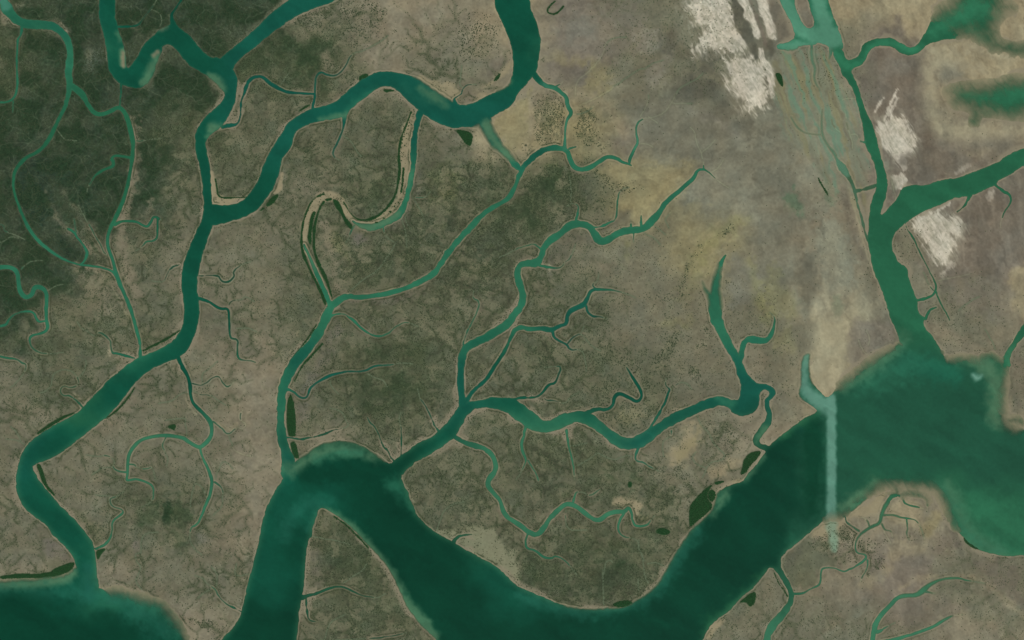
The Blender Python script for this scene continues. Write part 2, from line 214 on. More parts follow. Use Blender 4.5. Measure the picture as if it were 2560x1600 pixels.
C lower_creek D4 800,1620,90 1000,1560,60 1300,1480,32 1450,1430,35 1580,1380,35 1680,1310,30 1760,1280,10 1830,1270,6
C shrub_creek A4 905,650,30 980,620,26 1040,560,24 1060,480,18 1055,390,20 1130,340,24 1170,300,22 1140,270,16 1050,250,14 1035,170,14 1100,160,10 1170,110,8
C shrub_creek A4 1035,150,8 900,140,6
C forked_creek A4 2030,20,18 2110,80,12 2100,170,10 2110,240,9 2020,330,7
C forked_creek A4 1960,190,9 1920,80,9 1840,15,9 1820,100,7 1800,250,6
C twig_creek A4 2290,1250,12 2150,1180,14 2070,1110,14 2030,1020,14 1950,980,10 1930,930,8 1840,900,6
C twig_creek A4 2040,1010,8 2060,900,8 2000,820,7
C twig_creek A4 2000,1020,8 1870,1110,6
C twig_creek A4 2390,880,8 2260,910,9 2210,880,7 2240,790,6
C mud_gully A4 1330,690,8 1280,690,8 1280,750,9 1340,830,10 1290,920,9 1290,980,7 1390,1100,6
C mud_gully A4 1330,690,8 1340,500,6 1500,495,5
C cape_creek B4 430,1110,50 560,1075,25 700,1020,26 790,1000,22 880,1030,18 970,1080,14 1080,1110,12 1170,1115,10 1220,1070,6
C cape_creek B4 820,980,8 920,900,8 1000,870,6 1050,790,5
C cape_creek B4 475,1120,18 480,1250,18 500,1330,16 560,1340,12
C cape_creek B4 520,530,10 640,555,8 730,565,8 880,605,6
C shore_creek B4 1700,500,8 1770,290,9 1850,230,8 1970,205,6
C shore_creek B4 1860,610,50 1880,560,34 1940,515,18 2100,515,6
C cape_creek B4 1000,1500,10 1200,1490,14 1360,1460,12 1420,1440,8
C snake_creek B3 1890,1110,40 1960,1160,50 2080,1190,55 2180,1220,55 2250,1300,45 2270,1380,42 2250,1450,45 B4 2200,-20,50 2185,50,48 2240,120,45 2310,190,42 2330,280,42 2370,350,45 2419,380,45 C4 80,430,55 180,510,50 240,520,50 300,460,50 340,380,48 430,290,48 500,230,48 560,225,45 640,270,48 720,340,45 800,385,45 850,370,45 900,320,38 980,300,36 1070,300,34 1100,255,34 1130,300,26 1140,400,25 1170,440,22 1280,430,20 1300,395,16 1350,340,8
C snake_creek C4 150,510,18 125,580,22 140,650,24 220,660,22 300,735,24 380,740,20 410,715,16 500,760,16 570,830,9 610,900,7
C snake_creek C4 580,200,24 600,110,14 650,110,10 740,155,12 830,90,10
C snake_creek C4 1060,310,24 1010,390,22 1000,480,20 1050,540,14 1190,555,10 1200,650,8 1250,760,6
C snake_creek C4 510,270,12 500,380,10 530,480,8 700,470,5
C beach_gully C4 870,1230,10 860,1030,7 860,850,6
C beach_gully C4 1480,840,8 1370,780,8 1280,790,7
C dry_rill C1 640,1000,5 850,900,5 990,800,6 1070,740,8 1130,700,6 1200,660,8 1270,640,6 1330,590,8 1430,565,5
C dry_rill C1 600,900,5 610,760,5 700,700,6 780,620,6 850,540,5 880,420,5 960,355,5 1080,350,4
C dry_rill C1 1800,1500,6 1790,1440,7 1735,1330,6 1730,1250,5 1680,1200,5
C dry_rill C1 1790,1440,6 1870,1380,5 1920,1320,4
C dry_rill C1 1510,975,5 1600,980,5 1700,975,4
C dry_rill C1 1290,1100,5 1380,1160,4
C dry_rill C2 1500,500,5 1440,560,5 1480,640,5
C dry_rill C2 1340,620,5 1400,660,5 1450,700,5
C dry_rill C2 1250,690,5 1350,740,5 1400,800,5
C dry_rill D2 1600,1140,5 1780,1110,6 1900,1075,5
C dry_rill D2 1800,1420,6 1880,1350,6 2000,1290,5
C dry_rill D3 2150,280,7 2110,180,6 2050,90,5
C dry_rill D3 980,360,6 890,290,6 870,230,5 850,190,4
C dry_rill D3 950,240,6 970,170,6 930,100,5
C dry_rill A3 240,1185,9 160,1130,6 60,1125,5
C dry_rill A3 200,1150,8 150,1050,6 100,1010,4
C dry_rill C3 1750,900,6 1780,980,6 1860,1060,6 1890,1160,6 2020,1270,7 1990,1320,7 1860,1350,8 1840,1400,8 1800,1490,8
C dry_rill C3 1840,1400,6 1730,1360,6 1700,1290,6 1740,1240,5
C dry_rill C4 1200,560,7 1200,650,7 1240,760,8 1250,880,8 1290,980,6
C dry_rill C4 1190,940,6 1200,1040,6
C dry_rill C4 870,900,6 880,780,8 930,750,7 950,780,5
C dry_rill B4 650,1500,5 700,1330,5 850,1270,6
C palm_creek D4 1075,420,20 1100,470,18 1170,480,14 1180,540,10
C palm_creek D4 1310,380,16 1320,440,14 1310,520,12 1330,560,9
C palm_creek D4 960,440,18 930,370,12 880,350,9
C palm_creek D4 860,480,18 800,440,16 740,400,14 730,350,12
C palm_creek D4 940,760,18 940,830,14 900,900,12 870,960,9
C palm_creek D4 1080,440,9 1120,520,9 1160,600,9"""
PLINES = """P bb 14 .8 10 s A1 725,400,50 735,560,50 710,760,40
P bb 20 .7 14 p A1 120,30 500,60 480,190 250,170 150,120
P e 8 .6 6 p A1 130,30 250,20 240,70 160,90
P e 8 .7 6 p A1 0,120 60,150 180,230 190,270 60,240 0,230
P e 8 .6 6 p A1 570,210 660,240 640,310 580,250
P bb 30 .7 20 p A1 500,420 620,520 600,760 540,760 400,700 380,480
P bb 24 .7 14 p A1 840,1100 1180,1090 1150,1160 880,1180
P ga 30 .4 20 p A1 780,450 980,500 1000,680 830,700
P bb 14 .7 10 p A1 1190,450 1200,640 1160,500
P f 14 .7 10 s A1 1250,1130,60 1290,1300,50 A2 1280,100,60 1230,350,90 1160,550,60 1130,700,90 1180,900,90 1240,1150,120 1290,1290,120
P aa 30 .8 20 p A2 150,60 400,0 600,100 560,300 620,600 420,620 260,560 160,300
P aa 26 .8 20 p A2 420,700 560,680 700,800 690,940 560,880 430,800
P e 20 .6 14 s A2 440,300,40 520,480,70 600,620,90 680,740,60
P bb 12 .7 8 s A2 520,330,40 640,580,35
P e 14 .5 10 s A2 600,300,30 780,560,40 880,720,60 960,860,50
P g 6 .8 6 p A2 770,1005 900,1030 1060,1095 1010,1110 930,1050
P g 6 .7 5 s A2 1140,1330,30 1220,1490,26
P b 24 .7 20 p A2 0,700 300,760 620,960 720,1140 500,1200 430,1080 180,1000 0,960
P f 30 .6 20 p A2 650,1000 900,1060 1060,1180 1180,1500 900,1500 800,1200
P bb 20 .6 14 p A3 0,0 90,10 60,60 0,60
P g 4 .9 3 p A2 1990,80 2040,200 2055,355 2350,345 2300,400 2130,445 2000,430 1980,250
P g 4 .9 3 p B2 245,120 255,150 250,290 150,330 200,230
P g 8 .7 8 p B1 1480,712 1700,760 1850,800 1950,850 1890,990 1750,930 1600,800
P g 8 .8 6 p B1 2070,860 2150,815 2400,680 2415,560 2370,640 2240,770 2100,870 2080,960 2200,900
P f 30 .5 20 p B1 1300,0 2200,0 2350,300 2100,500 1700,560 1400,480 1250,200
P gl 14 .6 10 s B1 1520,60,50 1570,200,60 1650,250,50 1740,180,40 1760,20,40
P la 10 .5 6 p B1 2180,600 2380,500 2350,620 2200,740
P la 10 .5 6 p B1 1960,880 2060,850 2100,940 1980,980
P j 16 .8 14 p B1 2240,1110 2500,980 C1 180,750 150,1000 180,1250 60,1400 0,1490 -60,1460 -140,1290
P g 10 .6 8 p B1 2050,1220 2110,1215 2240,1440 2340,1512 2100,1512 2050,1330
P bc 30 .6 24 p B1 220,300 420,350 560,300 700,350 650,450 760,560 420,760 240,620
P f 10 .6 8 p B1 610,520 680,470 760,640 680,700 610,640
P g 5 .9 4 s B1 1500,1040,20 1470,1100,70 1430,1230,110 1405,1350,120 1405,1500,130 B2 1410,50,100 1395,200,80 1370,350,70 1290,490,90 1150,590,90 1000,610,60 880,540,70 800,400,90 720,345,90 640,345,90 560,410,100 500,520,90 462,640,80 455,760,60 470,860,60
P g 5 .7 4 s B2 520,920,60 600,1080,60 660,1220,50 700,1340,40
P f 16 .8 10 s B2 650,620,100 680,800,90 740,950,60 740,1100,50 770,1210,60
P gm 10 .8 6 p B2 890,700 980,690 1080,740 1040,790 940,790
P gm 10 .7 6 s B2 1560,160,110 1540,320,90 1460,450,90 1330,620,110
P gm 10 .5 6 s B2 900,1310,60 1300,1330,90 1600,1220,100 1800,1080,70 1850,950,90 1990,780,70
P q 30 .7 24 p B2 1660,150 1850,80 2000,140 1960,300 1760,460 1650,320
P q 20 .5 20 p B2 640,680 750,720 900,960 800,900 700,820
P bc 40 .5 30 p B2 900,100 1250,80 1300,300 1200,500 1000,520 900,350
P f 30 .6 20 p B2 250,120 700,200 600,300 300,420 250,300
P e 30 .6 20 p B2 0,480 400,500 420,800 0,900
P j 20 .8 16 p C1 730,560 900,590 920,860 800,900 690,850 720,700
P j 20 .6 16 p C1 330,430 480,500 760,580 700,640 420,600 330,560
P f 14 .6 10 p C1 160,0 420,0 430,560 300,600 250,560 290,380 240,150
P l 30 .6 24 p C1 420,150 1100,0 1250,100 1150,500 900,620 700,500 500,520
P ga 30 .5 24 p C1 450,200 800,80 780,300 600,420 440,380
P gc 20 .8 16 p C1 1160,280 1330,240 1460,330 1380,500 1250,520 1180,450
P gc 20 .8 16 p C1 1330,540 1540,480 1420,760 1330,830 1290,700
P i 14 .8 14 p C1 1400,440 1430,300 1540,240 1560,330 1540,480 1440,520
P i 18 .9 14 p C1 1750,720 1770,560 1830,470 1940,500 1960,640 1900,720
P i 24 .7 20 p C1 1490,960 1560,760 1850,700 1900,900 1700,980
P h 40 .5 30 p C1 1200,1150 1700,1000 2200,1100 2419,1300 2300,1512 1300,1512
P i 30 .4 30 s C1 1650,520,180 1850,850,160 2250,1200,160
P gc 16 .6 12 s C1 1700,1050,60 1950,1150,70 2150,1300,60
P p 30 .6 20 p C1 1500,80 1650,200 1780,300 1650,420 1560,300
P sl 26 .55 26 p C1 1640,-150 2060,-150 2085,200 2150,300 2250,470 2000,560 1900,500 1740,560 1680,640 1740,400 1800,270 1650,200 1580,60
P sl 22 .6 24 p C1 1990,560 2250,500 2345,600 2419,740 2440,980 2230,1100 2100,950 2000,780
P sl 16 .6 18 p D1 1000,1100 1120,1060 1330,1080 1380,1250 1460,1340 1400,1490 1230,1560 1080,1430 1010,1300
P sl 16 .6 18 p D2 1330,580 1500,450 1740,520 1900,580 1880,720 1760,760 1820,870 1760,1020 1620,1000 1460,800
P S 12 .9 22 p C1 1700,-150 2060,-150 2085,200 2150,300 2235,450 2020,520 1950,470 1840,430 1740,480 1700,560 1780,370 1850,270 1720,190 1670,90
P S 14 .9 24 p C1 2010,580 2250,500 2345,600 2419,740 2430,960 2260,1040 2150,900 2050,750
P S 5 .95 5 p D1 -10,560 30,620 70,740 50,830 75,930 0,940
P S 4 .95 4 p D1 -20,60 60,200 90,360 40,380 -20,340
P S 3 .95 4 p C1 2110,-40 2150,40 2200,90 2175,150 2260,220 2280,330 2325,375 2350,340 2310,200 2250,60 2210,-40
P S 4 .95 5 p C1 2290,-60 2350,150 2430,290 2440,0 2400,-60
P S 3 .95 4 p C1 2325,450 2370,460 2419,600 2400,640 2350,580
P i 4 .95 4 p C1 2060,-150 2110,-60 2150,40 2200,90 2175,150 2255,220 2290,380 2345,600 2245,490 2150,300 2090,200
P l 3 .9 3 s C1 2240,-30,22 2330,200,24 2400,420,40
P m 8 .9 6 p D1 60,-40 180,230 270,350 180,390 90,380 60,200 0,60 0,-60
P m 8 .9 6 p D1 250,-80 370,-80 400,100 445,240 380,275 330,230
P i 5 .8 4 p D1 0,370 60,390 70,470 40,560 0,560
P y 22 0.42 18 p D1 230,540 350,680 420,800 620,650 700,1000 720,1200 560,1100 480,1200 420,1000 300,900
P y 14 0.36 10 s D1 180,900,50 240,1050,70 330,1150,60 420,1250,50
P p 30 .6 20 p D1 100,480 600,450 760,900 880,1200 900,1500 500,1500 150,900
P m 12 .6 8 s D1 330,500,60 420,640,40 560,480,60
P g 20 .7 14 p D1 1250,-40 1700,-40 1620,80 1500,200 1400,250 1300,400 1270,200
P mb 12 .8 10 p D1 900,400 1000,300 1200,250 1250,100 1280,300 1270,400 1180,355 1000,360
P mb 10 .8 6 p D1 970,470 1130,440 1160,480 1060,600 930,560
P k 24 .8 14 s D1 2000,660,80 1800,560,140 1600,560,140 1510,720,120 1520,900,140 1570,1100,180 1650,1250,140 2000,1260,120 2450,1230,100
P k 20 .8 14 p D1 1500,440 1800,370 1960,360 2100,480 2400,510 2300,560 1900,480 1500,520
P g 20 .8 14 p D1 2150,400 2130,300 2300,130 2450,110 2450,420 2250,440
P mb 26 .8 16 p D1 1000,730 1260,720 1400,580 1480,900 1520,1250 1600,1300 1420,1450 1380,1200 1000,1100 890,900 830,740
P ga 24 .6 12 p D1 1620,680 1750,600 1850,680 1820,780 1650,820
P mb 24 .5 16 p D1 1450,1350 2100,1300 2419,1290 2419,1400 2300,1430 1500,1512
P S 8 .85 14 p D1 1015,1170 1100,1150 1180,1100 1310,1120 1330,1250 1400,1330 1370,1440 1230,1530 1140,1430 1060,1360 1010,1230
P S 4 .8 6 s D1 1215,850,16 1160,980,24 1100,1140,20
P S 4 .7 5 s D1 1095,925,14 1050,980,26 1010,1060,14
P S 4 .6 5 s D1 1225,930,30 1140,1080,34
P S 4 .8 9 p D2 1200,-40 1290,-40 1335,80 1300,110 1240,60
P S 4 .9 8 p D2 1170,150 1280,120 1330,210 1230,290 1195,220
P S 9 .8 16 p D2 1340,600 1500,480 1640,520 1720,540 1850,600 1830,700 1720,720 1780,850 1710,900 1745,1000 1600,950 1500,780
P S 3 .7 4 s D2 1380,680,16 1480,830,20 1600,1000,14
P S 4 .6 8 s D2 1780,120,30 1900,50,34
P S 4 .6 8 s D2 2080,370,30 2130,300,40
P S 4 .6 8 s D2 1560,500,20 1720,400,16
P S 5 .5 10 s D2 1640,1090,50 1720,990,60
P mb 20 .7 14 p D2 1100,0 1180,0 1400,200 1900,100 2100,40 2000,-60 1400,-80
P m 12 .6 8 s D2 1350,640,20 1480,860,30 1640,1120,40 1750,1350,50
P gd 10 .7 10 s D1 1050,1430,30 D2 1150,120,60 1190,300,40
P m 8 .8 5 s D2 690,220,40 770,560,70 840,780,50 900,920,30
P m 8 .8 5 s D2 810,0,40 880,230,50 930,560,60 940,640,24
P k 4 .7 3 s D2 750,190,14 830,500,18 900,760,30 960,960,20 1020,1110,12
P gd 30 .8 20 p D2 500,600 700,560 800,900 780,1200 620,1200 480,1050 380,700
P gd 30 .6 20 p D2 250,0 450,0 640,200 640,500 400,560 250,300
P vg 16 .7 16 p D2 140,300 280,280 330,500 290,560 180,430
P vg 20 .5 16 s D2 540,150,70 590,380,60
P i 30 .6 20 p D2 220,950 480,820 500,1000 460,1300 350,1500 280,1250
P i 20 .5 18 p D2 50,650 180,720 160,880 60,850
P gd 16 .8 12 s D2 220,950,30 240,1200,40 290,1350,30 350,1500,30
P k 20 .8 12 p D2 450,1340 620,1150 660,1280 620,1420 740,1520 460,1520
P vg 12 .5 10 p D2 620,1300 700,1310 690,1450 620,1480
P y 26 0.36 20 p D2 0,1000 60,1040 240,1300 250,1512 60,1512 0,1300
P g 10 .9 8 p D2 2480,980 2300,1030 2270,1130 2300,1220 2390,1260 2280,1340 2350,1440 2480,1512
P mb 30 .5 20 p D2 1900,500 2300,200 2419,300 2419,900 2000,1200 1750,1100 1900,800
P la 26 .6 20 p D2 1700,1150 2100,1100 2280,1300 2200,1512 1800,1400
P kk 12 .9 8 p D3 430,-20 740,-20 745,400 720,600 600,715 540,720 450,650 390,520 380,400 440,260
P i 18 .45 10 p D3 260,0 430,0 430,250 380,300 250,280 200,120
P la 14 .8 10 p D3 750,0 1150,0 1230,160 1100,260 960,370 760,480
P y 22 0.30 16 p D3 20,230 200,20 280,250 150,330
P f 16 .5 10 s D3 40,760,60 250,700,90 420,820,30
P f 12 .7 8 p D3 1480,10 1700,30 1900,200 2100,300 1950,370 1700,360 1580,160
P m 14 .6 8 p D3 2300,260 2419,260 2419,900 2300,700 2290,500
P g 10 .6 6 s D3 2280,760,60 2260,900,60 2330,1000,40
P d 16 .8 14 p D4 340,530 450,540 700,760 620,830 500,820 480,1000 280,1060 140,860 130,710
P g 12 .8 8 p D4 560,360 720,370 760,340 1000,130 1080,60 1150,70 1050,330 950,360 800,350 720,420 560,560 380,520
P j 14 .7 10 s D4 1700,250,80 1600,350,120 1500,480,80
P g 12 .6 8 p D4 1150,200 1450,180 1450,480 1100,400
P g 16 .6 12 p D4 1100,560 1500,560 1500,690 1250,740 1000,1000 850,1020 900,900 1130,850
P l 16 .8 12 p D4 1230,760 1480,710 1560,760 1500,900 1260,960
P mb 20 .7 14 p D4 1650,520 1770,510 1850,590 1750,680 1500,690
P mb 20 .6 16 p D4 1900,760 2380,720 2419,1200 2250,1150 2050,1000
P mb 20 .5 16 p D4 1100,1150 1600,1100 1900,1200 1700,1280 1400,1420 1100,1400
P f 20 .6 14 p D4 1300,1480 1900,1300 2419,1400 2419,1600 1300,1600
P g 12 .5 8 s D4 1200,1050,40 1400,940,40 1750,890,40 2000,940,40 2200,1080,60 2419,1300,40
P gd 10 .6 6 s D4 520,1490,14 900,1250,20
P j 20 .7 14 p C2 640,110 950,30 1300,20 1750,20 1700,170 1400,420 1250,530 1130,540 1100,250 950,120 700,130
P f 14 .7 8 p C2 100,220 320,30 200,200 60,330
P q 16 .8 12 p C2 300,20 400,0 480,60 340,90
P bc 22 .9 18 p C2 330,40 470,60 500,150 450,300 420,420 300,340 260,250 300,150
P bc 22 .6 18 p C2 100,450 250,480 270,680 160,700
P i 20 .5 12 p C2 300,900 500,680 800,720 820,820 600,800 500,940 350,1000
P i 16 .6 12 p C2 1020,480 1120,500 1080,600 980,640 820,690
P gd 50 .4 30 p C2 1700,200 2300,100 2419,700 2000,550 1500,500
P j 26 .5 20 p C2 1450,420 1800,380 1750,600 1500,520
P y 20 0.36 16 p C2 1060,780 1120,800 1090,940 1050,900
P y 26 0.42 20 s C2 2150,560,80 1950,700,110 1830,850,90 1760,1000,100 1700,1150,110 1620,1300,110
P y 22 0.48 14 s C2 2240,950,40 2290,1150,60 2350,1300,90 2400,1500,120
P ga 24 .6 16 p C2 2050,900 2200,960 2260,1200 2200,1420 2050,1400 2000,1200
P f 18 .6 14 s C2 850,1000,60 1100,980,50
P gb 40 .5 30 p C2 1000,1100 1700,1000 1800,1512 1250,1512 1150,1300
P gb 40 .6 30 p C3 900,0 1900,0 2150,500 1850,600 1500,200 1000,200
P y 20 0.30 14 p C3 1400,0 1750,0 1700,80 1480,60
P j 24 .5 18 p C3 1100,830 1250,860 1200,1000 960,960
P g 26 .7 18 p C3 1680,960 1800,1100 1740,1250 1620,1350 1500,1330 1560,1200
P g 14 .6 10 p C3 1850,1400 2050,1330 2130,1300 2150,1420 1900,1500
P f 16 .6 12 p C3 2000,900 2290,960 2300,1200 2150,1300 2080,1100
P f 10 .5 6 p C3 2200,250 2400,260 2419,600 2280,500
P c 30 .6 24 p C3 100,250 300,220 380,400 200,480 50,420
P f 30 .6 20 p A3 160,800 420,820 560,900 400,1010 200,1000
P f 30 .7 20 s A3 1240,760,80 1120,920,90 1000,1040,70
P c 30 .5 24 p A3 240,180 600,120 740,260 500,400 280,330
P f 24 .5 18 s A3 1850,200,70 2100,300,120 2250,500,100 2350,750,120 2419,900,150
P f 24 .6 18 s B3 40,200,120 160,280,120 100,500,150 60,800,140 80,1200,100 60,1400,80
P c 40 .6 30 p B3 840,250 1500,180 1600,400 1400,720 1500,900 900,820 850,650
P gm 16 .6 10 s B3 760,80,120 650,350,130 470,600,90 440,900,110
P f 14 .5 10 s B3 440,1220,60 600,1150,20
P n 8 .9 6 p B4 1710,500 1800,490 1950,460 2200,440 2330,560 2400,700 2440,1000 2250,800 2000,680 1870,600
P n 8 .9 6 p C4 -40,640 40,750 75,880 75,1010 20,990 -20,960
P gg 8 .35 6 p B4 1900,580 1960,530 2140,560 2280,700 2270,800 2100,720
P c 30 .6 24 p B4 640,360 780,330 1000,560 1080,680 900,650 760,480
P c 30 .6 24 p B4 900,640 1080,620 1200,800 1100,900 780,880 640,760
P c 30 .6 24 p B4 1250,1010 1400,1180 1550,1350 1200,1300 1100,1220
P gm 16 .6 10 s B4 560,680,80 560,860,100 600,960,80
P c 34 .6 26 p C4 100,880 500,600 800,600 1000,700 1200,850 1100,1000 700,1050 200,1050
P c 24 .5 20 p B4 1960,150 2110,200 2080,270 1950,280
P g 5 .95 4 p C4 1925,120 1950,60 2190,-20 2190,20 2060,55 1950,120 1925,210
P g 5 .9 4 p C4 1900,1340 1970,1310 2005,1330 1900,1450 1880,1512 1790,1512
P g 10 .8 8 p C4 920,240 1000,170 1100,150 1220,200 1220,320 1150,330 1130,250 1080,250
P j 10 .8 8 p C4 1150,340 1330,340 1290,410 1180,400
P f 14 .6 10 s C4 1180,520,60 1380,620,60 1480,700,50
P m 6 .6 4 s C4 1510,740,30 1620,570,30 1700,460,40 1800,370,30
P c 14 .8 12 p A4 620,260 760,290 920,480 930,620 880,590 700,390
P bb 14 .8 10 s A4 1580,180,50 1590,280,60 1550,380,60
P bc 24 .7 20 p A4 1320,260 1560,150 1540,420 1350,450 1300,400
P bc 24 .7 20 p A4 1630,130 1800,230 1780,460 1600,430 1560,330
P bc 24 .6 20 p A4 1560,480 1780,480 1780,740 1650,720
P f 20 .6 14 p A4 1950,560 2300,480 2350,620 2100,760 1950,700
P f 20 .7 14 p A4 0,760 420,780 480,820 350,880 0,900
P gm 12 .8 8 p A4 400,540 520,560 680,700 680,780 560,760 420,680
P gm 10 .8 8 p A4 1250,600 1340,520 1340,680 1270,690
P ga 20 .6 12 p A4 1840,500 1960,480 1930,600 1850,590
P gm 12 .7 6 p A4 1690,1240 1760,1230 1850,1280 1760,1310 1700,1290
P g 10 .6 6 p A4 940,990 1150,985 1280,970 1300,1060 1600,1250 1500,1130 1250,1060 950,1030
P f 16 .6 10 p A4 1650,1180 1800,1512 2000,1400 1900,1200
P f 20 .5 14 p A4 930,800 1250,800 1280,960 950,980
P e 24 .5 16 p A4 600,60 1000,80 1000,500 700,260
P S 6 .5 9 s D2 1500,560,30 1640,720,60 1720,860,40
P gd 22 .45 14 p D2 420,540 700,540 840,900 800,1250 700,1512 440,1512 460,1200 560,1000
P f 14 .5 10 s C1 250,300,80 240,600,70 160,760,60
P l 20 .5 14 s C1 1090,1200,120 1040,1400,120
P g 14 .5 10 s C1 560,860,60 700,900,80 900,1000,60 1050,1250,80
P e 10 .5 8 s A1 1340,1150,30 1300,1050,20
P bb 14 .7 8 s A1 740,1100,60 1150,1130,50
P f 16 .5 10 s A2 760,700,60 830,800,60 950,960,70
P f 12 .5 8 s A2 1380,380,40 1440,420,60 1380,500,40
P f 18 .5 12 p A4 930,780 1180,760 1280,900 1180,980 960,980
P f 14 .5 10 s A4 1250,200,40 1230,400,60 1200,600,50
P c 30 .65 20 p C4 60,620 500,560 900,420 1300,480 1560,600 1400,900 1200,1100 700,1180 300,1060 80,960
P c 40 .5 30 p C3 0,1050 500,1100 1000,1250 1200,1500 0,1512
P c 40 .45 30 p C4 0,0 1500,0 1600,300 1300,500 900,250 300,200
P c 40 .5 30 p B2 1500,50 2419,100 2419,1200 1700,1300 1300,1150 900,1100 1300,600
P c 40 .5 30 p C2 0,100 300,50 600,200 700,560 300,800 0,800
P c 40 .45 30 p B3 900,200 1700,100 1900,600 1500,1100 1100,900 700,800
P c 30 .5 20 p B4 640,340 800,330 1100,700 1400,1100 1600,1400 1100,1500 700,1300 600,700
P g 16 .6 10 s C3 1780,1020,50 1700,1180,110 1600,1280,120 1500,1320,70
P g 12 .6 8 s C3 1900,1450,90 2060,1380,110 2120,1330,60
P g 10 .7 8 s C4 960,210,50 1100,190,70 1190,260,60 1180,350,50
P f 12 .5 8 s C4 250,560,30 200,600,40
P i 16 .5 10 p D4 240,640 290,640 260,800 180,860 160,760
P bc 16 .6 12 p C4 1000,760 1060,770 1040,830 980,820
P bc 16 .6 12 p C3 1150,1400 1200,1360 1230,1420 1180,1512 1100,1490
P bc 14 .6 10 p C3 880,1460 940,1470 980,1512 860,1512
P wl 8 .75 4 s D4 598,330,86 604,450,84 612,560,72 630,650,40
P k 3 .8 4 s C2 290,980,14 330,975,12 370,1000,12 350,1045,12
P k 3 .6 4 s C2 85,1050,14 95,1120,12
P k 3 .7 3 s C3 60,780,16 150,860,20 230,940,20 310,965,14
P k 3 .7 4 s A3 1025,230,20 1040,340,22
P k 3 .6 4 s A3 1750,700,18 1770,800,24 1860,890,24
P k 3 .6 4 s A3 700,700,24 800,790,16
P g 4 .6 5 s A3 2050,960,20 2170,1060,20 2240,980,20
P k 3 .6 3 s A2 1060,1200,16 1130,1330,22 1190,1460,20
P f 6 .5 6 s B4 490,600,16 470,900,20 440,1080,18 415,1300,30
P k 3 .6 3 s C4 80,1020,10 300,1110,12 480,1180,16 700,1210,18 850,1205,14
P k 3 .6 3 s B4 1440,120,14 1500,230,20
P k 4 .6 4 s C3 1530,850,20 1600,840,16
P g 4 .6 4 s B3 400,100,8 200,640,8"""
DLINES = """D .7 20 p B1 230,60 720,60 760,200 560,300 600,420 760,560 420,760 60,500
D .55 20 p B1 720,0 1240,0 1220,340 900,500 780,400
D .5 16 s B1 1300,280,60 1240,340,40 1080,440,50
D .35 30 p B1 1900,60 2300,200 2300,480 2000,640 1900,600
D .75 16 p C1 180,880 480,880 500,1380 230,1380 180,1100
D .6 20 p C1 600,1050 780,1000 820,1260 960,1400 600,1360
D .5 16 p C1 70,1330 250,1400 130,1490
D .5 10 s C1 860,1150,30 980,1100,40
D .9 26 p C2 280,60 560,110 700,160 720,400 560,600 0,780 0,400
D .5 16 s C2 860,150,60 980,260,100 1240,260,60
D .85 30 p B2 1600,60 2300,60 2350,300 2100,500 1800,800 1450,1100 1300,900 1450,400
D .8 30 p B2 700,700 1400,760 1300,1000 900,1100 800,900
D .8 30 p B2 2100,500 2419,350 2419,1250 1900,1300 1750,1200 2000,800
D .6 26 p B2 400,100 900,150 1300,50 1300,400 900,450 700,250
D .5 12 s C2 2070,640,60 1980,700,60
D .5 12 s C2 1790,830,50 1660,980,30 1620,1150,60 1600,1260,70
D .4 12 s C2 1390,1300,70 1450,1290,60
D .6 14 s C3 1070,290,70 1100,400,110
D .55 14 s C3 1520,150,70 1470,300,110 1440,430,110 1430,560,60
D .5 14 s C3 1790,70,50 1850,130,50
D .45 14 s C3 1780,240,60 1960,270,60 2030,430,80 2000,530,60
D .6 14 s C3 1720,500,110 1800,620,80 1940,650,50
D .6 20 p C3 1850,950 2080,950 2120,1200 2000,1300 1820,1060
D .7 20 p C3 60,250 420,230 460,330 200,500 20,440
D .55 20 p C3 1150,1350 1600,1350 1650,1500 1100,1500
D .6 14 p D4 620,370 740,400 1000,640 1130,800 960,880 880,960 880,780 600,760 360,620 400,560
D .4 20 p D4 900,540 1150,560 1100,640 900,620
D .35 20 p D4 1300,460 1450,480 1430,600 1330,600
D .5 8 s D4 1050,150,60 1160,110,20
D .6 20 p B4 640,370 820,360 1100,700 1250,900 1250,1050 1000,1060 640,900 560,700
D .6 20 p B4 700,1230 1300,1150 1550,1400 1400,1512 600,1512
D .6 20 p C4 100,60 450,60 700,300 450,420 250,440 100,360
D .7 30 p C4 100,700 700,560 1200,600 1400,900 1200,1100 400,1150 100,980
D .7 30 p C4 1200,0 1800,0 1700,240 1600,400 1300,320 900,100
D .7 16 p C4 1340,420 1520,470 1480,650 1350,600
D .5 30 p B4 1800,0 2150,0 2300,420 1800,440
D .0 14 s B2 560,400,40 460,640,40
D .6 20 p A4 1580,480 1800,560 1760,760 1580,620
D .6 12 s A4 1640,1300,10 2050,1380,110 2060,1480,80
D .6 12 s A4 1890,1120,80 1960,1180,60 2050,1150,40
D .6 12 s A4 620,280,30 780,360,90 900,540,60"""
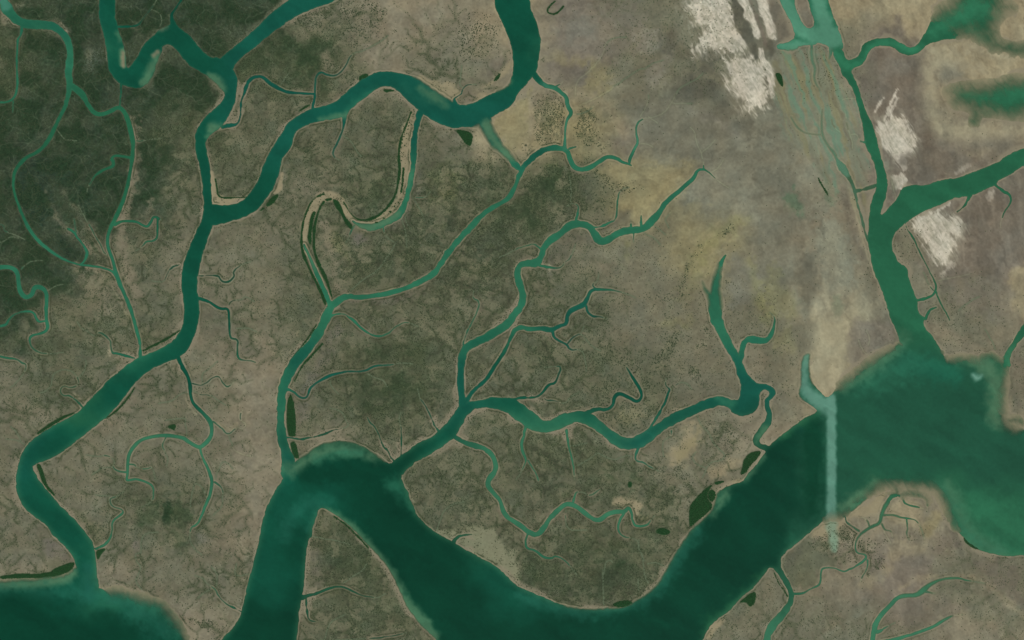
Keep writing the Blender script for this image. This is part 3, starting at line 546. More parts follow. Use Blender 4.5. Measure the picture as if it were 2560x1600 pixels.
QLINES = """Q D1 G 14 .95 s D1 -30,-400,10 150,-40,150 230,150,150 320,300,150 450,340,160 600,350,190 680,360,160
Q D1 G 10 .95 s D1 460,-200,120 490,100,120 560,250,160 600,420,90
Q D1 G 10 .8 s D1 90,430,70 250,420,80 420,420,60
Q D1 G 14 .8 s D1 590,500,30 560,400,50
Q D1 ED 12 .9 s D1 650,500,70 720,620,100 900,600,60 930,480,60 1050,400,70 1180,400,60 1340,480,70 1450,430,60
Q D1 ED 24 .85 s D1 1560,300,120 1750,150,160 2000,80,200 2150,120,60
Q D1 ED 14 .6 s D1 1900,280,50 2050,410,40
Q D1 ED 20 .7 s D1 1800,880,50 2000,900,70 2150,900,120 2419,880,180
Q D2 G 8 .9 s D2 640,0,90 700,70,100 745,140,60
Q D3 H 12 .95 s D3 360,340,80 345,480,70 340,620,90 400,720,130 520,790,150 600,730,80
Q D3 H 6 .97 s D3 598,760,92 598,1000,92 598,1512,92 D4 600,200,92 600,340,100
Q D3 H 14 .7 s D3 380,700,80 480,820,80 560,880,80
Q D3 FD 30 .7 s D3 1300,420,200 1600,480,200 1750,520,160
Q D3 SH 30 .7 s D3 1250,200,120 1050,330,100 800,520,100
Q D3 SH 22 .8 s D3 1850,380,80 2080,420,160 2150,600,150 2160,800,150 2150,950,120
Q D3 WH 8 .7 s D3 1940,520,40 1980,560,60 2020,530,20
Q D3 ADK 22 .98 s D3 420,1000,160 420,1200,200 420,1400,200 D4 430,100,200 400,300,120
Q D3 DG 20 .8 s D3 150,1090,40 330,960,50 460,890,40
Q D4 SH 20 .6 s D4 720,230,80 900,140,50
Q D4 SH 26 .6 s D4 1700,60,100 1800,300,160 1950,550,120 2200,680,90
Q D4 FG 60 .6 s D4 2000,300,300 2419,500,300
Q B3 SH 20 .8 s B3 380,1390,80 560,1280,120 780,1210,110 950,1240,90 1120,1320,60
Q B3 TG 18 .7 s B3 560,1340,60 800,1230,40 1000,1260,60
Q B3 SH 14 .5 s B3 300,1400,130 330,1470,60
Q B3 A 30 .9 s B3 500,1490,120 800,1450,160 1100,1450,130
Q B4 TP 26 .55 s B4 270,520,90 300,380,120 420,260,120 560,210,90 700,220,70
Q B4 TP 14 .5 s B4 480,470,40 570,300,30
Q B4 SH 12 .7 s B4 700,290,40 900,430,60 1080,620,60 1240,800,50 1320,930,50 1380,1090,70 1460,1200,110 1600,1350,110 1680,1480,90
Q B4 TG 24 .6 s B4 1300,50,120 1420,180,80 1470,280,40
Q C4 TP 26 .7 s C4 100,1100,90 400,1210,90 650,1250,90 1000,1240,60 1300,1120,100 1450,940,110 1600,680,110 1750,480,90
Q C4 SH 14 .7 s C4 1960,200,90 2050,100,80 1900,330,40
Q C4 DG 30 .7 s C4 1850,1380,100 2000,1260,70 2200,1100,60 2419,900,80
Q A4 SH 14 .9 s A4 -60,990,80 200,990,90 450,970,90 620,940,90 690,880,60
Q A4 TP 40 .75 s A4 -60,1040,30 600,1060,60 800,1050,90 1100,1130,160 1350,1250,200 1550,1400,180
Q A4 TG 26 .6 s A4 1200,1080,80 1400,1160,60 1560,1280,70 1680,1420,60
Q A4 A 40 .9 s A4 0,1400,500 300,1300,360 700,1500,300
Q A4 CC 20 .7 s A4 840,850,120 850,950,100 800,1080,80
Q B1 SH 14 .7 s B1 1560,830,60 1700,930,90 1800,980,50
Q B1 TP 20 .5 s B1 1400,820,60 1450,900,60 1600,960,60
Q B1 SH 14 .7 s B1 2300,810,60 2380,760,50
Q B1 SH 14 .85 s B1 2180,1190,120 2220,1300,100 2330,1410,80 2419,1480,70
Q B1 TG 16 .6 s B1 860,1060,60 980,940,50 1120,850,40
Q B1 SH 10 .7 s B1 600,1130,20 850,1090,60
Q A1 SH 8 .85 s A1 1160,480,50 1165,600,50
Q A1 SAND 6 .9 s A1 1165,500,30 1165,620,40
Q A1 SH 12 .8 s A1 1360,780,80 1440,640,60 1480,540,50
Q A1 SAND 6 .8 s A1 1490,490,40 1450,525,24
Q A1 SAND 10 .6 s A1 1500,280,20 1570,260,40
Q A1 SH 10 .8 s A1 1970,700,40 2060,760,80 2110,840,60
Q A1 SH 12 .8 s A1 2000,1220,90 2100,1180,40 1960,1290,30
Q A1 SH 10 .6 s A1 1140,380,40 1110,320,20
Q A1 CL 12 .7 s A1 10,-40,90 50,60,90
Q B2 SH 12 .8 s B2 930,620,60 1050,640,70 1200,600,60 1350,500,40
Q B2 SH 10 .6 s B2 1480,100,20 1440,250,20
Q B2 SH 10 .6 s B2 470,830,40 560,1040,30
Q C3 TG 16 .8 s C3 1950,740,60 2060,780,80
Q C3 SH 12 .7 s C3 2400,1020,50 2340,1100,40 2310,1160,40
Q C2 TG 16 .7 s C2 1990,980,50 1930,1180,70
Q D1 G 20 .85 p D1 60,380 600,470 650,660 770,900 850,1150 900,1512 600,1512 400,1300 150,1250
Q D2 G 14 .5 s D2 800,250,30 880,500,40 920,700,30
Q C1 G 14 .45 s C1 300,800,60 520,950,60 510,1380,60
Q C1 G 14 .5 s C1 1180,1180,60 1180,1400,60
Q C2 TP 20 .3 s C2 1450,400,60 1750,100,50
Q D3 SH 26 .75 s D3 1180,300,110 950,470,110 720,640,70
Q D3 TG 50 .5 s D3 1300,420,260 900,640,160
Q D3 SH 20 .7 s D4 1000,30,60 760,230,60 660,300,60
Q D3 TG 40 .5 s D4 1640,120,80 1800,420,100 1960,600,60 2200,680,40
Q C4 SH 12 .6 s C3 2390,1290,26 2300,1400,30 2200,1510,30"""
SLINES = """S 60 30 s D1 1680,100,260 2000,150,560 2500,200,800
S 50 30 s D1 1600,920,560 2600,920,600
S 14 20 s C2 1850,1050,260 1950,1350,200
S 34 30 s D4 620,340,150 900,180,200 1100,40,180 1500,60,200 1700,300,180 1800,460,60
S 30 30 s D3 700,580,170 1000,340,200 1200,220,80
S 30 30 s D3 1750,340,150 2080,330,200 2230,700,300 2300,1000,240
S 34 40 s A4 1100,1080,200 1500,1200,260 1740,1450,240
S 14 20 s A4 0,960,80 400,950,80 700,900,120
S 9 16 s D3 340,300,200 360,700,160
S 8 16 p D1 60,380 600,470 650,660 770,900 850,1150 900,1512 600,1512 400,1300 150,1250
S 10 14 s B3 450,1300,120 800,1150,120 1200,1330,80
S 9 14 s B1 1500,740,90 1750,900,140 1850,970,60
S 9 14 s B1 2300,830,120 2410,780,60
S 12 14 s B1 2150,1180,200 2280,1380,160 2419,1480,120
S 7 14 s B4 800,350,100 1100,650,120 1400,1080,120 1650,1450,160
S 9 16 s C4 1960,150,160 1750,420,100 1500,820,100 1300,1080,80 900,1230,80 500,1200,60
S 6 14 s A1 1165,550,80
S 7 14 s A1 1420,760,120 1480,540,100
S 7 14 s A1 1950,700,60 2100,850,60
S 8 14 s A1 2000,1230,120
S 8 12 s B2 930,620,80 1100,640,90 1350,500,60
S 7 14 s D4 1000,400,500 1500,1100,500 2000,1200,400"""
ZLINES = """Z g 4 .9 3 p A2 1990,80 2040,200 2055,355 2350,345 2300,400 2130,445 2000,430 1980,250
Z g 4 .9 3 p B2 245,120 255,150 250,290 150,330 200,230
Z g 8 .7 8 p B1 1480,712 1700,760 1850,800 1950,850 1890,990 1750,930 1600,800
Z g 8 .8 6 p B1 2070,860 2150,815 2400,680 2415,560 2370,640 2240,770 2100,870 2080,960 2200,900
Z g 5 .65 4 s B1 1500,1040,20 1470,1100,70 1430,1230,110 1405,1350,120 1405,1500,130 B2 1410,50,100 1395,200,80 1370,350,70 1290,490,90 1150,590,90 1000,610,60 880,540,70 800,400,90 720,345,90 640,345,90 560,410,100 500,520,90 462,640,80 455,760,60 470,860,60
Z k 36 .35 22 s D1 2000,660,80 1800,560,140 1600,560,140 1510,720,120 1520,900,140 1570,1100,180 1650,1250,140 2000,1260,120 2450,1230,100
Z kk 36 .35 22 p D3 430,-20 740,-20 745,400 720,600 600,715 540,720 450,650 390,520 380,400 440,260
Z g 12 .8 8 p D4 560,360 720,370 760,340 1000,130 1080,60 1150,70 1050,330 950,360 800,350 720,420 560,560 380,520
Z g 26 .7 18 p C3 1680,960 1800,1100 1740,1250 1620,1350 1500,1330 1560,1200
Z n 16 .75 14 p B4 1710,500 1800,490 1950,460 2200,440 2330,560 2400,700 2440,1000 2250,800 2000,680 1870,600
Z n 16 .75 14 p C4 -40,640 40,750 75,880 75,1010 20,990 -20,960
Z g 5 .65 4 p C4 1925,120 1950,60 2190,-20 2190,20 2060,55 1950,120 1925,210
Z g 5 .65 4 p C4 1900,1340 1970,1310 2005,1330 1900,1450 1880,1512 1790,1512
Z g 10 .8 8 p C4 920,240 1000,170 1100,150 1220,200 1220,320 1150,330 1130,250 1080,250
Z wl 8 .75 4 s D4 598,330,86 604,450,84 612,560,72 630,650,40
Z j 12 .6 8 s C3 1780,1020,50 1700,1180,100 1600,1280,100
Z gm 8 .6 6 p B2 890,700 980,690 1080,740 1040,790 940,790
Z f 14 .55 10 s B2 650,620,90 680,800,70 740,950,50 740,1100,40 770,1210,50
Z f 12 .55 8 s A2 1270,100,40 1230,350,60 1160,550,50 1130,700,60 1180,900,70 1240,1150,100 1290,1280,90"""
GLINES = """great riverside grove, the largest dark mangrove wood on the south-east bank|C4 1890,40 1870,80 1850,110 1840,150 1850,190 1895,230 1885,270 1800,350 1720,410 1690,440 1675,430 1670,300 1690,230 1750,150 1830,80
small oval mangrove islet ringed by a pale gully beside the largest grove|C4 1882,88 1915,100 1925,150 1900,205 1862,190 1850,150 1855,110
thin mangrove patch north of the oval islet at the sand spit|C4 1910,20 1960,5 2015,5 1980,30 1920,48
dark mangrove thicket at the bottom of the round southern headland|C4 940,1175 1000,1145 1080,1130 1150,1160 1110,1183 1050,1203 990,1198
dark mangrove wood on the far bank behind the pale beach south of the estuary|C4 2280,1050 2308,1070 2290,1170 2240,1200 2215,1150 2140,1160 2200,1110
tiny round dark mangrove spot inland north of the sand bend|C4 1100,15 1130,20 1130,60 1105,75 1095,45
loose green mangrove patch beside the east end of the snake creek|C4 1370,460 1420,450 1500,480 1480,510 1430,520 1360,500
long leaf-shaped mangrove stand on the estuary shore near the pond river mouth|C3 2200,1300 2280,1235 2360,1240 2330,1290 2250,1380 2200,1450 2155,1462 2170,1400
narrow dark mangrove strip along the bay shore of the south-east cape|D4 1838,535 1880,555 1950,600 2030,640 2075,680 2000,660 1920,635 1860,590
tall narrow mangrove belt beside the long green creek, north part|B3 325,690 345,740 370,900 375,1090 330,1100 300,1085 290,900 295,760
shorter mangrove belt beside the long green creek, at its mouth|B3 320,1150 370,1150 390,1230 410,1300 370,1312 335,1230
dark mangrove wood where the middle river bends west, tapering to a point|B2 215,320 195,370 150,420 105,440 92,420 140,350 185,328
little mangrove scrap just below the tapering wood on the river bend|B2 80,455 25,488 65,450
long dark mangrove ribbon inside the dry loop of the oxbow|B2 720,370 770,380 820,470 840,530 900,600 915,640 890,655 840,590 790,500 740,430
short mangrove bar on the inner top of the oxbow loop|B2 650,370 700,355 720,365 700,382 655,385
mangrove strip in the west limb of the dry oxbow bed|B2 540,485 565,490 545,540 532,600 522,700 522,800 500,800 482,740 490,690 500,600 515,540
forked mangrove wood split by a pale gully below the middle river|B1 1870,1225 1990,1235 2040,1260 2045,1310 2030,1390 1980,1350 1960,1330 1920,1270
small mangrove tuft on the north-facing tip under the middle river bend|B1 1200,845 1260,838 1320,855 1270,868 1220,870
small slanted mangrove tuft on the sand east of the middle river|B1 2310,685 2300,740 2240,775 2260,730
mangrove sliver in the mud beside the neck of the hook creek|B1 500,985 510,995 440,1040 390,1057 430,1020
small mangrove corner on the north bank at the crest of the middle river|B1 980,712 1050,695 1064,712 1000,750 972,762
dark mangrove thicket at the mouth of the shrub creek on the loop river|A4 905,670 960,650 1000,650 960,690 930,750 915,740
long mangrove shore belt above the pale shoal in the south-west|A4 0,900 200,882 350,887 470,872 500,842 600,802 690,772 703,800 670,858 560,903 400,932 200,923 0,938
small ragged dark mangrove patch inside the curve of the forked creek|A3 1620,985 1650,980 1665,1000 1640,1030 1670,1050 1620,1030 1575,1010
dark mangrove wedge at the foot of the white salt flat|D1 60,690 120,690 140,780 140,830 90,760
thin black mangrove sliver on the plain west of the side canal|D2 460,160 480,170 515,235 560,300 578,355 500,240"""
HLINES = """mangrove hedge on the outer bank of the upper oxbow channel|B1 1465,1060,16 1410,1200,16 1360,1330,18 1345,1500,18 B2 1360,60,30 1345,200,22 1320,330,18 1250,440,22 1150,530,26 1050,572,20 950,560,14 880,490,14 830,400,12
broken mangrove hedge between the two mud strips of the oxbow|B2 1392,80,22 1385,200,20 1370,300,16
mangrove hedge on the inside bank of the dry oxbow loop|B2 640,395,20 600,450,16 570,550,20 545,650,24 545,750,26 545,850,24 580,960,26 640,1080,30 680,1170,30 712,1290,16
mangrove hedge around the outside bank of the dry oxbow loop|B2 640,320,10 540,362,12 480,470,12 440,600,18 425,750,22 440,880,24 490,1000,24 540,1100,24 590,1200,26 640,1300,34 655,1360,20
narrow mangrove hedge on the east bank of the green long creek|B3 625,225,16 540,320,16 430,430,12 365,575,8
narrow mangrove hedge on the west bank of the green long creek|B3 570,40,12 500,160,16 420,260,12 320,390,12
L-shaped mangrove hedge behind the pale mud at the river fork|A2 2035,180,10 2048,260,12 2060,350,14 2150,358,10 2330,350,8
mangrove hedge along the north bank of the loop river elbow|A3 1350,290,14 1480,225,20 1600,165,18 1700,95,8
mangrove hedge along the north bank before the loop river turns south|A3 360,1070,16 480,985,34 600,915,22 700,878,8
mangrove hedge along the south bank in the middle of the loop river|A3 1270,640,10 1200,750,14 1110,850,14 1000,930,10
ring-shaped mangrove hedge on the sand east of the middle river top|C1 405,10,10 350,60,14 325,115,16 390,138,14 445,110,14 485,60,10
twin mangrove hedge by the tip where the loop river narrows|A3 360,1370,30 390,1440,40 A4 420,40,30 510,140,14
dark mangrove hedge on the cape tip above the west bay|D4 60,880,6 100,980,8 150,1040,10 185,1100,10
mangrove hedge under the bay side of the central cape|B4 740,345,14 850,420,14 960,530,16 1060,640,14"""
CLUMPS = """B1 1440,1190,9 1452,1160,9 1470,1180,7 1435,1222,9 1400,1250,9 1425,1262,8 1400,1290,10 1385,1322,11 1420,1310,7 1380,1352,11 1405,1372,8 1374,1392,10 1398,1440,9 1375,1442,9 1380,1480,11 1495,1050,8 1485,1080,8 1475,1097,7 B2 1372,6,10 1370,372,10 1345,400,12 1312,440,14"""
BIGCL = """large oval mangrove clump on the mud inside the lower oxbow bend|B2 1270,490,28
flat mangrove clump at the bottom of the lower oxbow bend, nearer the large oval one|B2 1210,550,18
flat mangrove clump at the west end of the lower oxbow mud|B2 1137,590,24"""
WLABELS = dict(
loop_river=("dark teal river making an S loop at top left, then running south-west", "river"),
slant_river=("straight teal river arm slanting from the top edge down to the looping river", "river"),
middle_river=("wide teal river curving from the top centre to the fork at left", "river"),
estuary=("broad dark green estuary sweeping under the headland into the eastern bay", "estuary"),
west_bay=("dark green bay with pale shoals in the bottom left corner", "bay"),
corner_creek=("teal creek from the top left corner bending south along the dark marsh", "creek"),
straight_creek=("long green creek running south through the left side to the river", "creek"),
edge_creek=("narrow creek running down beside the upper left edge", "creek"),
bank_creek=("thin branching creek east of the first river loop", "creek"),
bend_creek=("small creek entering the crest of the river loop from the north", "creek"),
hook_creek=("hooked creek winding north of the wide middle river", "creek"),
oxbow_channel=("green channel in the oxbow between beige mud strips and mangrove hedges", "channel"),
neck_creek=("small creek inside the neck of land west of the oxbow", "creek"),
mouth_creek=("short sandy creek on the north bank of the middle river", "creek"),
long_creek=("long green diagonal creek through the centre, leading down to the estuary", "creek"),
flats_creek=("shallow branched creek crossing the sand east of the middle river", "creek"),
edge_meander=("tiny meander at the left edge beside dark marsh", "creek"),
meander_creek=("tightly meandering teal creek at the left edge", "creek"),
winding_creek=("bright green creek winding from the sandy plain down to the centre junction", "creek"),
fork_creek=("thin forking creek east of the winding one, meeting it at the junction", "creek"),
pond_creek=("pale turquoise pool narrowing at the head of the eastern creek", "creek"),
braid_channel=("short stub of turquoise water below the flooded strip", "channel"),
seep_channel=("thin turquoise seep threads on the streaked plain ending in a side canal", "channel"),
rill_creek=("two tiny dark creeks on the west bank of the northern channel", "creek"),
arm_creek=("small creeks branching from the south bank of the north-east arm", "creek"),
parallel_creek=("thin green creeks running parallel to the east bank of the channel", "creek"),
lagoon=("blurred green lagoon at the right edge, below the upper estuary arm", "lagoon"),
flooded_strip=("pale turquoise flooded strips meeting at right angles, top right", "flooded strip"),
beach_creek=("small creek at the left edge above the lower river reach", "creek"),
notch_creek=("small crooked creeks on the west bank of the lower loop river", "creek"),
curl_creek=("curled thin creek on the north bank of the lower loop river", "creek"),
forked_creek=("teal creek curving south from the river elbow with many forks", "creek"),
comb_creek=("right-angled thin creek on the east bank of the loop river", "creek"),
side_creek=("small winding creek east of the loop river, above the right-angled one", "creek"),
levee_creek=("pale green creek curving east from the long creek over the marsh", "creek"),
thread_creek=("thread-thin creeks on the marsh north of the estuary bend", "creek"),
broad_creek=("wide wavy green creek running east from the estuary to the pond river", "creek"),
pond_river=("dark green widening river with a short loop near the pond", "river"),
loop_creek=("green creek with a tight loop north of the wide wavy creek", "creek"),
spur_creek=("small creek branching north-east off the wide wavy creek's first bend", "creek"),
south_creek=("thin creeks leaving the south side of the wide wavy creek", "creek"),
coast_creek=("green creek reaching the bay at the right edge", "creek"),
palm_creek=("branching green creek on the cape south of the bay", "creek"),
pool_creek=("green tidal creek with pools across the south-east flat", "creek"),
lower_creek=("ragged green creek at the very bottom right", "creek"),
shrub_creek=("small green creek east of the lower loop river", "creek"),
twig_creek=("twig-like creek on the west bank of the estuary", "creek"),
mud_gully=("thin gully through grey mud above the pale bay shoal", "gully"),
cape_creek=("branched creeks on the triangular cape in the estuary", "creek"),
shore_creek=("little creeks cutting the sand spit on the estuary's north shore", "creek"),
snake_creek=("snaking green creek on the round southern headland", "creek"),
beach_gully=("thin pale gullies draining the round headland to the estuary beach", "gully"))
CORR = "D1 100,440 610,470 660,640 760,860 840,1050 880,1300 960,1512 D2 930,150 960,400 920,690 860,500 740,200 620,300 560,200 420,0 D1 180,1300 60,900"
# ---------------------------------------------------------------- grids and noise
X0, X1, Y0, Y1 = -180.0, 2740.0, -180.0, 1780.0
xs = np.arange(X0, X1+.01, STEP); ys = np.arange(Y0, Y1+.01, STEP)
NX, NY = len(xs), len(ys)
GX, GY = np.meshgrid(xs.astype(F), ys.astype(F))
def hsh(ix, iy, seed):
    h = (ix.astype(np.int64)*374761393 + iy.astype(np.int64)*668265263 + seed*1442695041) & 0xffffffff
    h = ((h ^ (h >> 13))*1274126177) & 0xffffffff
    return ((h ^ (h >> 16)) & 0xffff).astype(F)/32767.5 - 1.0
def vnoise(X, Y, s, seed):
    x = X/s; y = Y/s; ix = np.floor(x); iy = np.floor(y); fx = x-ix; fy = y-iy
    fx = fx*fx*(3-2*fx); fy = fy*fy*(3-2*fy)
    a = hsh(ix, iy, seed); b = hsh(ix+1, iy, seed); c = hsh(ix, iy+1, seed); d = hsh(ix+1, iy+1, seed)
    return ((a*(1-fx)+b*fx)*(1-fy) + (c*(1-fx)+d*fx)*fy).astype(F)
def fbm(X, Y, s, seed, n=3):
    t = 0; w = 1.0; tw = 0
    for k in range(n):
        t = t + w*vnoise(X, Y, s/2**k, seed+k*17); tw += w; w *= .55
    return (t/tw*1.6).astype(F)
N_EDGE = fbm(GX, GY, 16, 3, 3); _w = fbm(GX, GY, 40, 78, 3)*12; N_STREAK = fbm((GX*.5+GY*.87)*.16+_w*.6, (GX*.87-GY*.5)+_w, 7, 56, 3); N_FINE0 = fbm((GX*.5+GY*.87)*.2+_w*.2, (GX*.87-GY*.5)+_w*.35, 3.2, 57, 3); N_BIG = fbm(GX, GY, 60, 9, 4)
def sstep(a, b, x):
    t = np.clip((x-a)/(b-a), 0, 1); return t*t*(3-2*t)
def lattice(txt, table):
    g = np.array([[table[k] for k in r.split()] for r in txt.strip().split("\n")], dtype=float)
    if g.ndim == 2: g = g[..., None]
    wx = np.clip((GX+N_BIG*34)/160.0, 0, 15.999); wy = np.clip((GY+fbm(GX, GY, 70, 21, 3)*34)/160.0, 0, 9.999)
    ix = wx.astype(int); iy = wy.astype(int); fx = sstep(.1, .9, wx-ix)[..., None]; fy = sstep(.1, .9, wy-iy)[..., None]
    return ((g[iy, ix]*(1-fx)+g[iy, ix+1]*fx)*(1-fy)+(g[iy+1, ix]*(1-fx)+g[iy+1, ix+1]*fx)*fy).astype(F)
def parse(toks, w=False):
    ox = oy = 0.0; out = []
    for t in toks:
        if t[0] in 'ABCD' and len(t) == 2: ox = 'ABCD'.index(t[0])*640.0; oy = (int(t[1])-1)*400.0; continue
        v = [float(q) for q in t.split(',')]
        out.append((ox+v[0]/3.78, oy+v[1]/3.78) + ((v[2]/3.78,) if len(v) > 2 else (() if not w else (4.0,))))
    return np.array(out)
def win(x0, x1, y0, y1):
    i0 = max(0, int((x0-X0)/STEP)); i1 = min(NX, int((x1-X0)/STEP)+2)
    j0 = max(0, int((y0-Y0)/STEP)); j1 = min(NY, int((y1-Y0)/STEP)+2)
    return (slice(j0, j1), slice(i0, i1)) if i1 > i0 and j1 > j0 else None
def smooth_line(p, n=2):
    for _ in range(n):
        if len(p) < 3: return p
        q = p[:-1]*.75+p[1:]*.25; r = p[:-1]*.25+p[1:]*.75
        p = np.concatenate([p[:1], np.stack([q, r], 1).reshape(-1, p.shape[1])[1:-1], p[-1:]])
    return p
def smooth_loop(p):
    q = p*.75+np.roll(p, -1, 0)*.25; r = p*.25+np.roll(p, -1, 0)*.75
    return np.stack([q, r], 1).reshape(-1, 2)
def seg_field(segs, R, field):
    """min over segments (x0,y0,r0,x1,y1,r1) of distance minus radius, within R of each"""
    for x0, y0, r0, x1, y1, r1 in segs:
        rr = R+max(r0, r1); w = win(min(x0, x1)-rr, max(x0, x1)+rr, min(y0, y1)-rr, max(y0, y1)+rr)
        if w is None: continue
        x = GX[w]; y = GY[w]; dx, dy = x1-x0, y1-y0; L = dx*dx+dy*dy+1e-9
        t = np.clip(((x-x0)*dx+(y-y0)*dy)/L, 0, 1)
        d = np.hypot(x-(x0+t*dx), y-(y0+t*dy)) - (r0+t*(r1-r0))
        np.minimum(field[w], d, out=field[w])
def inside(p):
    m = np.zeros((NY, NX), bool); j0 = max(0, int((p[:, 1].min()-Y0)/STEP)); j1 = min(NY, int((p[:, 1].max()-Y0)/STEP)+2)
    a = p; b = np.roll(p, -1, 0)
    for j in range(j0, j1):
        y = ys[j]; c = (a[:, 1] <= y) != (b[:, 1] <= y)
        if not c.any(): continue
        xc = np.sort(a[c, 0]+(y-a[c, 1])*(b[c, 0]-a[c, 0])/(b[c, 1]-a[c, 1]))
        for k in range(0, len(xc)-1, 2):
            m[j, max(0, int(math.ceil((xc[k]-X0)/STEP))):max(0, int(math.floor((xc[k+1]-X0)/STEP))+1)] = True
    return m
def poly_sd(p, R):
    f = np.full((NY, NX), R, F); q = np.roll(p, -1, 0)
    seg_field([(a[0], a[1], 0, b[0], b[1], 0) for a, b in zip(p, q)], R, f)
    return np.where(inside(p), -f, f)
def line_sd(p, R, rmin=0.0):
    f = np.full((NY, NX), R, F)
    seg_field([(a[0], a[1], max(a[2]/2, rmin), b[0], b[1], max(b[2]/2, rmin)) for a, b in zip(p[:-1], p[1:])], R, f)
    return f
def blur(a, r, passes=3):
    n = max(1, int(round(r/STEP)))
    for _ in range(passes):
        for ax in (0, 1):
            pad = [(0, 0), (0, 0)]; pad[ax] = (n+1, n); c = np.cumsum(np.pad(a, pad, mode='edge'), axis=ax, dtype=np.float64)
            L = a.shape[ax]; a = ((np.take(c, range(2*n+1, 2*n+1+L), ax)-np.take(c, range(0, L), ax))/(2*n+1)).astype(F)
    return a
# ---------------------------------------------------------------- water bodies
R = 46.0
best = np.full((NY, NX), R, F); bid = np.full((NY, NX), -1, np.int16); names = []; rills = []
for ln in WATERS.strip().split("\n"):
    k, nm, *tk = ln.split()
    if nm not in names and nm != 'dry_rill': names.append(nm)
    if k == 'G': f = poly_sd(smooth_loop(parse(tk)), R)
    else:
        p = parse(tk, True)
        for e, o in ((0, 1), (-1, -2)):                      # creeks that leave the picture run on
            if not (4 < p[e][0] < 2556 and 4 < p[e][1] < 1596):
                d = p[e][:2]-p[o][:2]; d = d/np.hypot(*d)*170; q = np.array([[p[e][0]+d[0], p[e][1]+d[1], p[e][2]]])
                p = np.concatenate([q, p] if e == 0 else [p, q])
        p = smooth_line(p)
        dense = []
        for a, b in zip(p[:-1], p[1:]):
            n = max(1, int(np.hypot(*(b-a)[:2])/7)); dense += [a+(b-a)*i/n for i in range(n)]
        p = np.array(dense+[p[-1]]); am = np.clip(6/(p[:, 2]+2), .2, 1.6)
        p[:, 0] += vnoise(p[:, 0], p[:, 1], 9, 5)*am; p[:, 1] += vnoise(p[:, 0], p[:, 1], 9, 6)*am
        p[:, 2] *= 1+.20*vnoise(p[:, 0], p[:, 1], 22, 8); thin = p[:, 2] < 2.9
        rills += [(a[0], a[1], 0.2, b[0], b[1], 0.2) for a, b, t in zip(p[:-1], p[1:], thin[1:]) if t]
        runs = []; cur = []
        for q, t in zip(p, thin):
            if t:
                if len(cur) > 1: runs.append(np.array(cur))
                cur = []
            else: cur.append(q)
        if len(cur) > 1: runs.append(np.array(cur))
        f = np.full((NY, NX), R, F)
        for r_ in runs: seg_field([(a[0], a[1], max(a[2]/2, 1.35), b[0], b[1], max(b[2]/2, 1.35)) for a, b in zip(r_[:-1], r_[1:])], 12, f)
    if nm == 'dry_rill': continue
    u = f < best; best[u] = f[u]; bid[u] = names.index(nm)
wide = blur((best < -6).astype(F), 20) > .02
SD = best + fbm(GX, GY, 11, 41, 3)*np.where(wide, 1.5, .45)
def paint(field, target, ln):
    k, col, fe, st, am, kind = ln[:6]; fe = float(fe); st = float(st); am = float(am)
    if kind == 'p':
        p = parse(ln[6:]); pad = fe+am*1.3+3; w = win(p[:, 0].min()-pad, p[:, 0].max()+pad, p[:, 1].min()-pad, p[:, 1].max()+pad)
        if w is None: return
        f = poly_sd(smooth_loop(p), pad)[w]
    else:
        p = smooth_line(parse(ln[6:], True)); pad = fe+am*1.3+3; m = p[:, 2].max()/2+pad
        w = win(p[:, 0].min()-m, p[:, 0].max()+m, p[:, 1].min()-m, p[:, 1].max()+m)
        if w is None: return
        f = line_sd(p, pad)[w]
    wt = st*sstep(fe*.8+.6, -fe*.8-.6, f+am*(N_STREAK[w]*.5+N_FINE0[w]*.4+N_EDGE[w]*.4 if col in ('S', 'sl') else N_EDGE[w]))
    if field.ndim == 3: wt = wt[..., None]
    field[w] = field[w]*(1-wt)+target*wt
softw = np.full((NY, NX), 2.4, F)
for ln in SLINES.strip().split("\n"):
    t = ln.split(); paint(softw, float(t[1]), ['S', 0, float(t[2])*.5, 1.0, float(t[2])*.4]+t[3:])
SD0 = SD.astype(F); SD = (SD0-.45*np.clip(softw-5, 0, 34)).astype(F)
landfrac = np.clip(.5+SD/STEP, 0, 1)
lf1 = blur(landfrac, 3.0); lf2 = blur(landfrac, 11.0)
big = sstep(980, 1080, GY)*1.0
big = np.maximum(big, sstep(1980, 2060, GX)*sstep(820, 900, GY)).astype(F)
# ---------------------------------------------------------------- dendritic tidal rills: least-cost drainage to the nearest creek
CS = 3.2; cx = np.arange(-40, 2604, CS); cy = np.arange(-40, 1644, CS); CN, CM = len(cx), len(cy)
def at(field, x, y): return field[np.clip(((y-Y0)/STEP).astype(int), 0, NY-1), np.clip(((x-X0)/STEP).astype(int), 0, NX-1)]
CXg, CYg = np.meshgrid(cx, cy); csd = at(SD, CXg, CYg)
dens = lattice(BASE, DENS)[..., 0]
for ln in DLINES.strip().split("\n"):
    t = ln.split(); paint(dens, float(t[1]), ['D', 0, float(t[2])*.5, 1.0, float(t[2])*.4]+t[3:])
rillness = lattice(BASE, dict(a=.9,b=.9,c=.95,d=.95,e=.8,f=.42,g=.15,h=.15,i=.3,j=.12,k=.05,kk=.05,l=.15,p=.1))[..., 0]
rillness = rillness*(1-.75*sstep(1440, 1620, GX)*sstep(1180, 1000, GY))*(1-.5*sstep(1900, 2100, GX)); rillness = np.maximum(rillness, np.clip(dens*1.3, 0, .95)*sstep(.3, .6, dens))
cden = at(rillness, CXg, CYg); cost = (rng.exponential(1.0, csd.shape)*.6+.15)*np.exp(2.6*fbm(CXg, CYg, 17, 333, 2))
import heapq
dist = np.full(csd.shape, 1e9); par = np.full(csd.shape, -1, np.int64); heap = []
for j, i in zip(*np.where(csd < .6)): dist[j, i] = 0
src = (csd < .6)
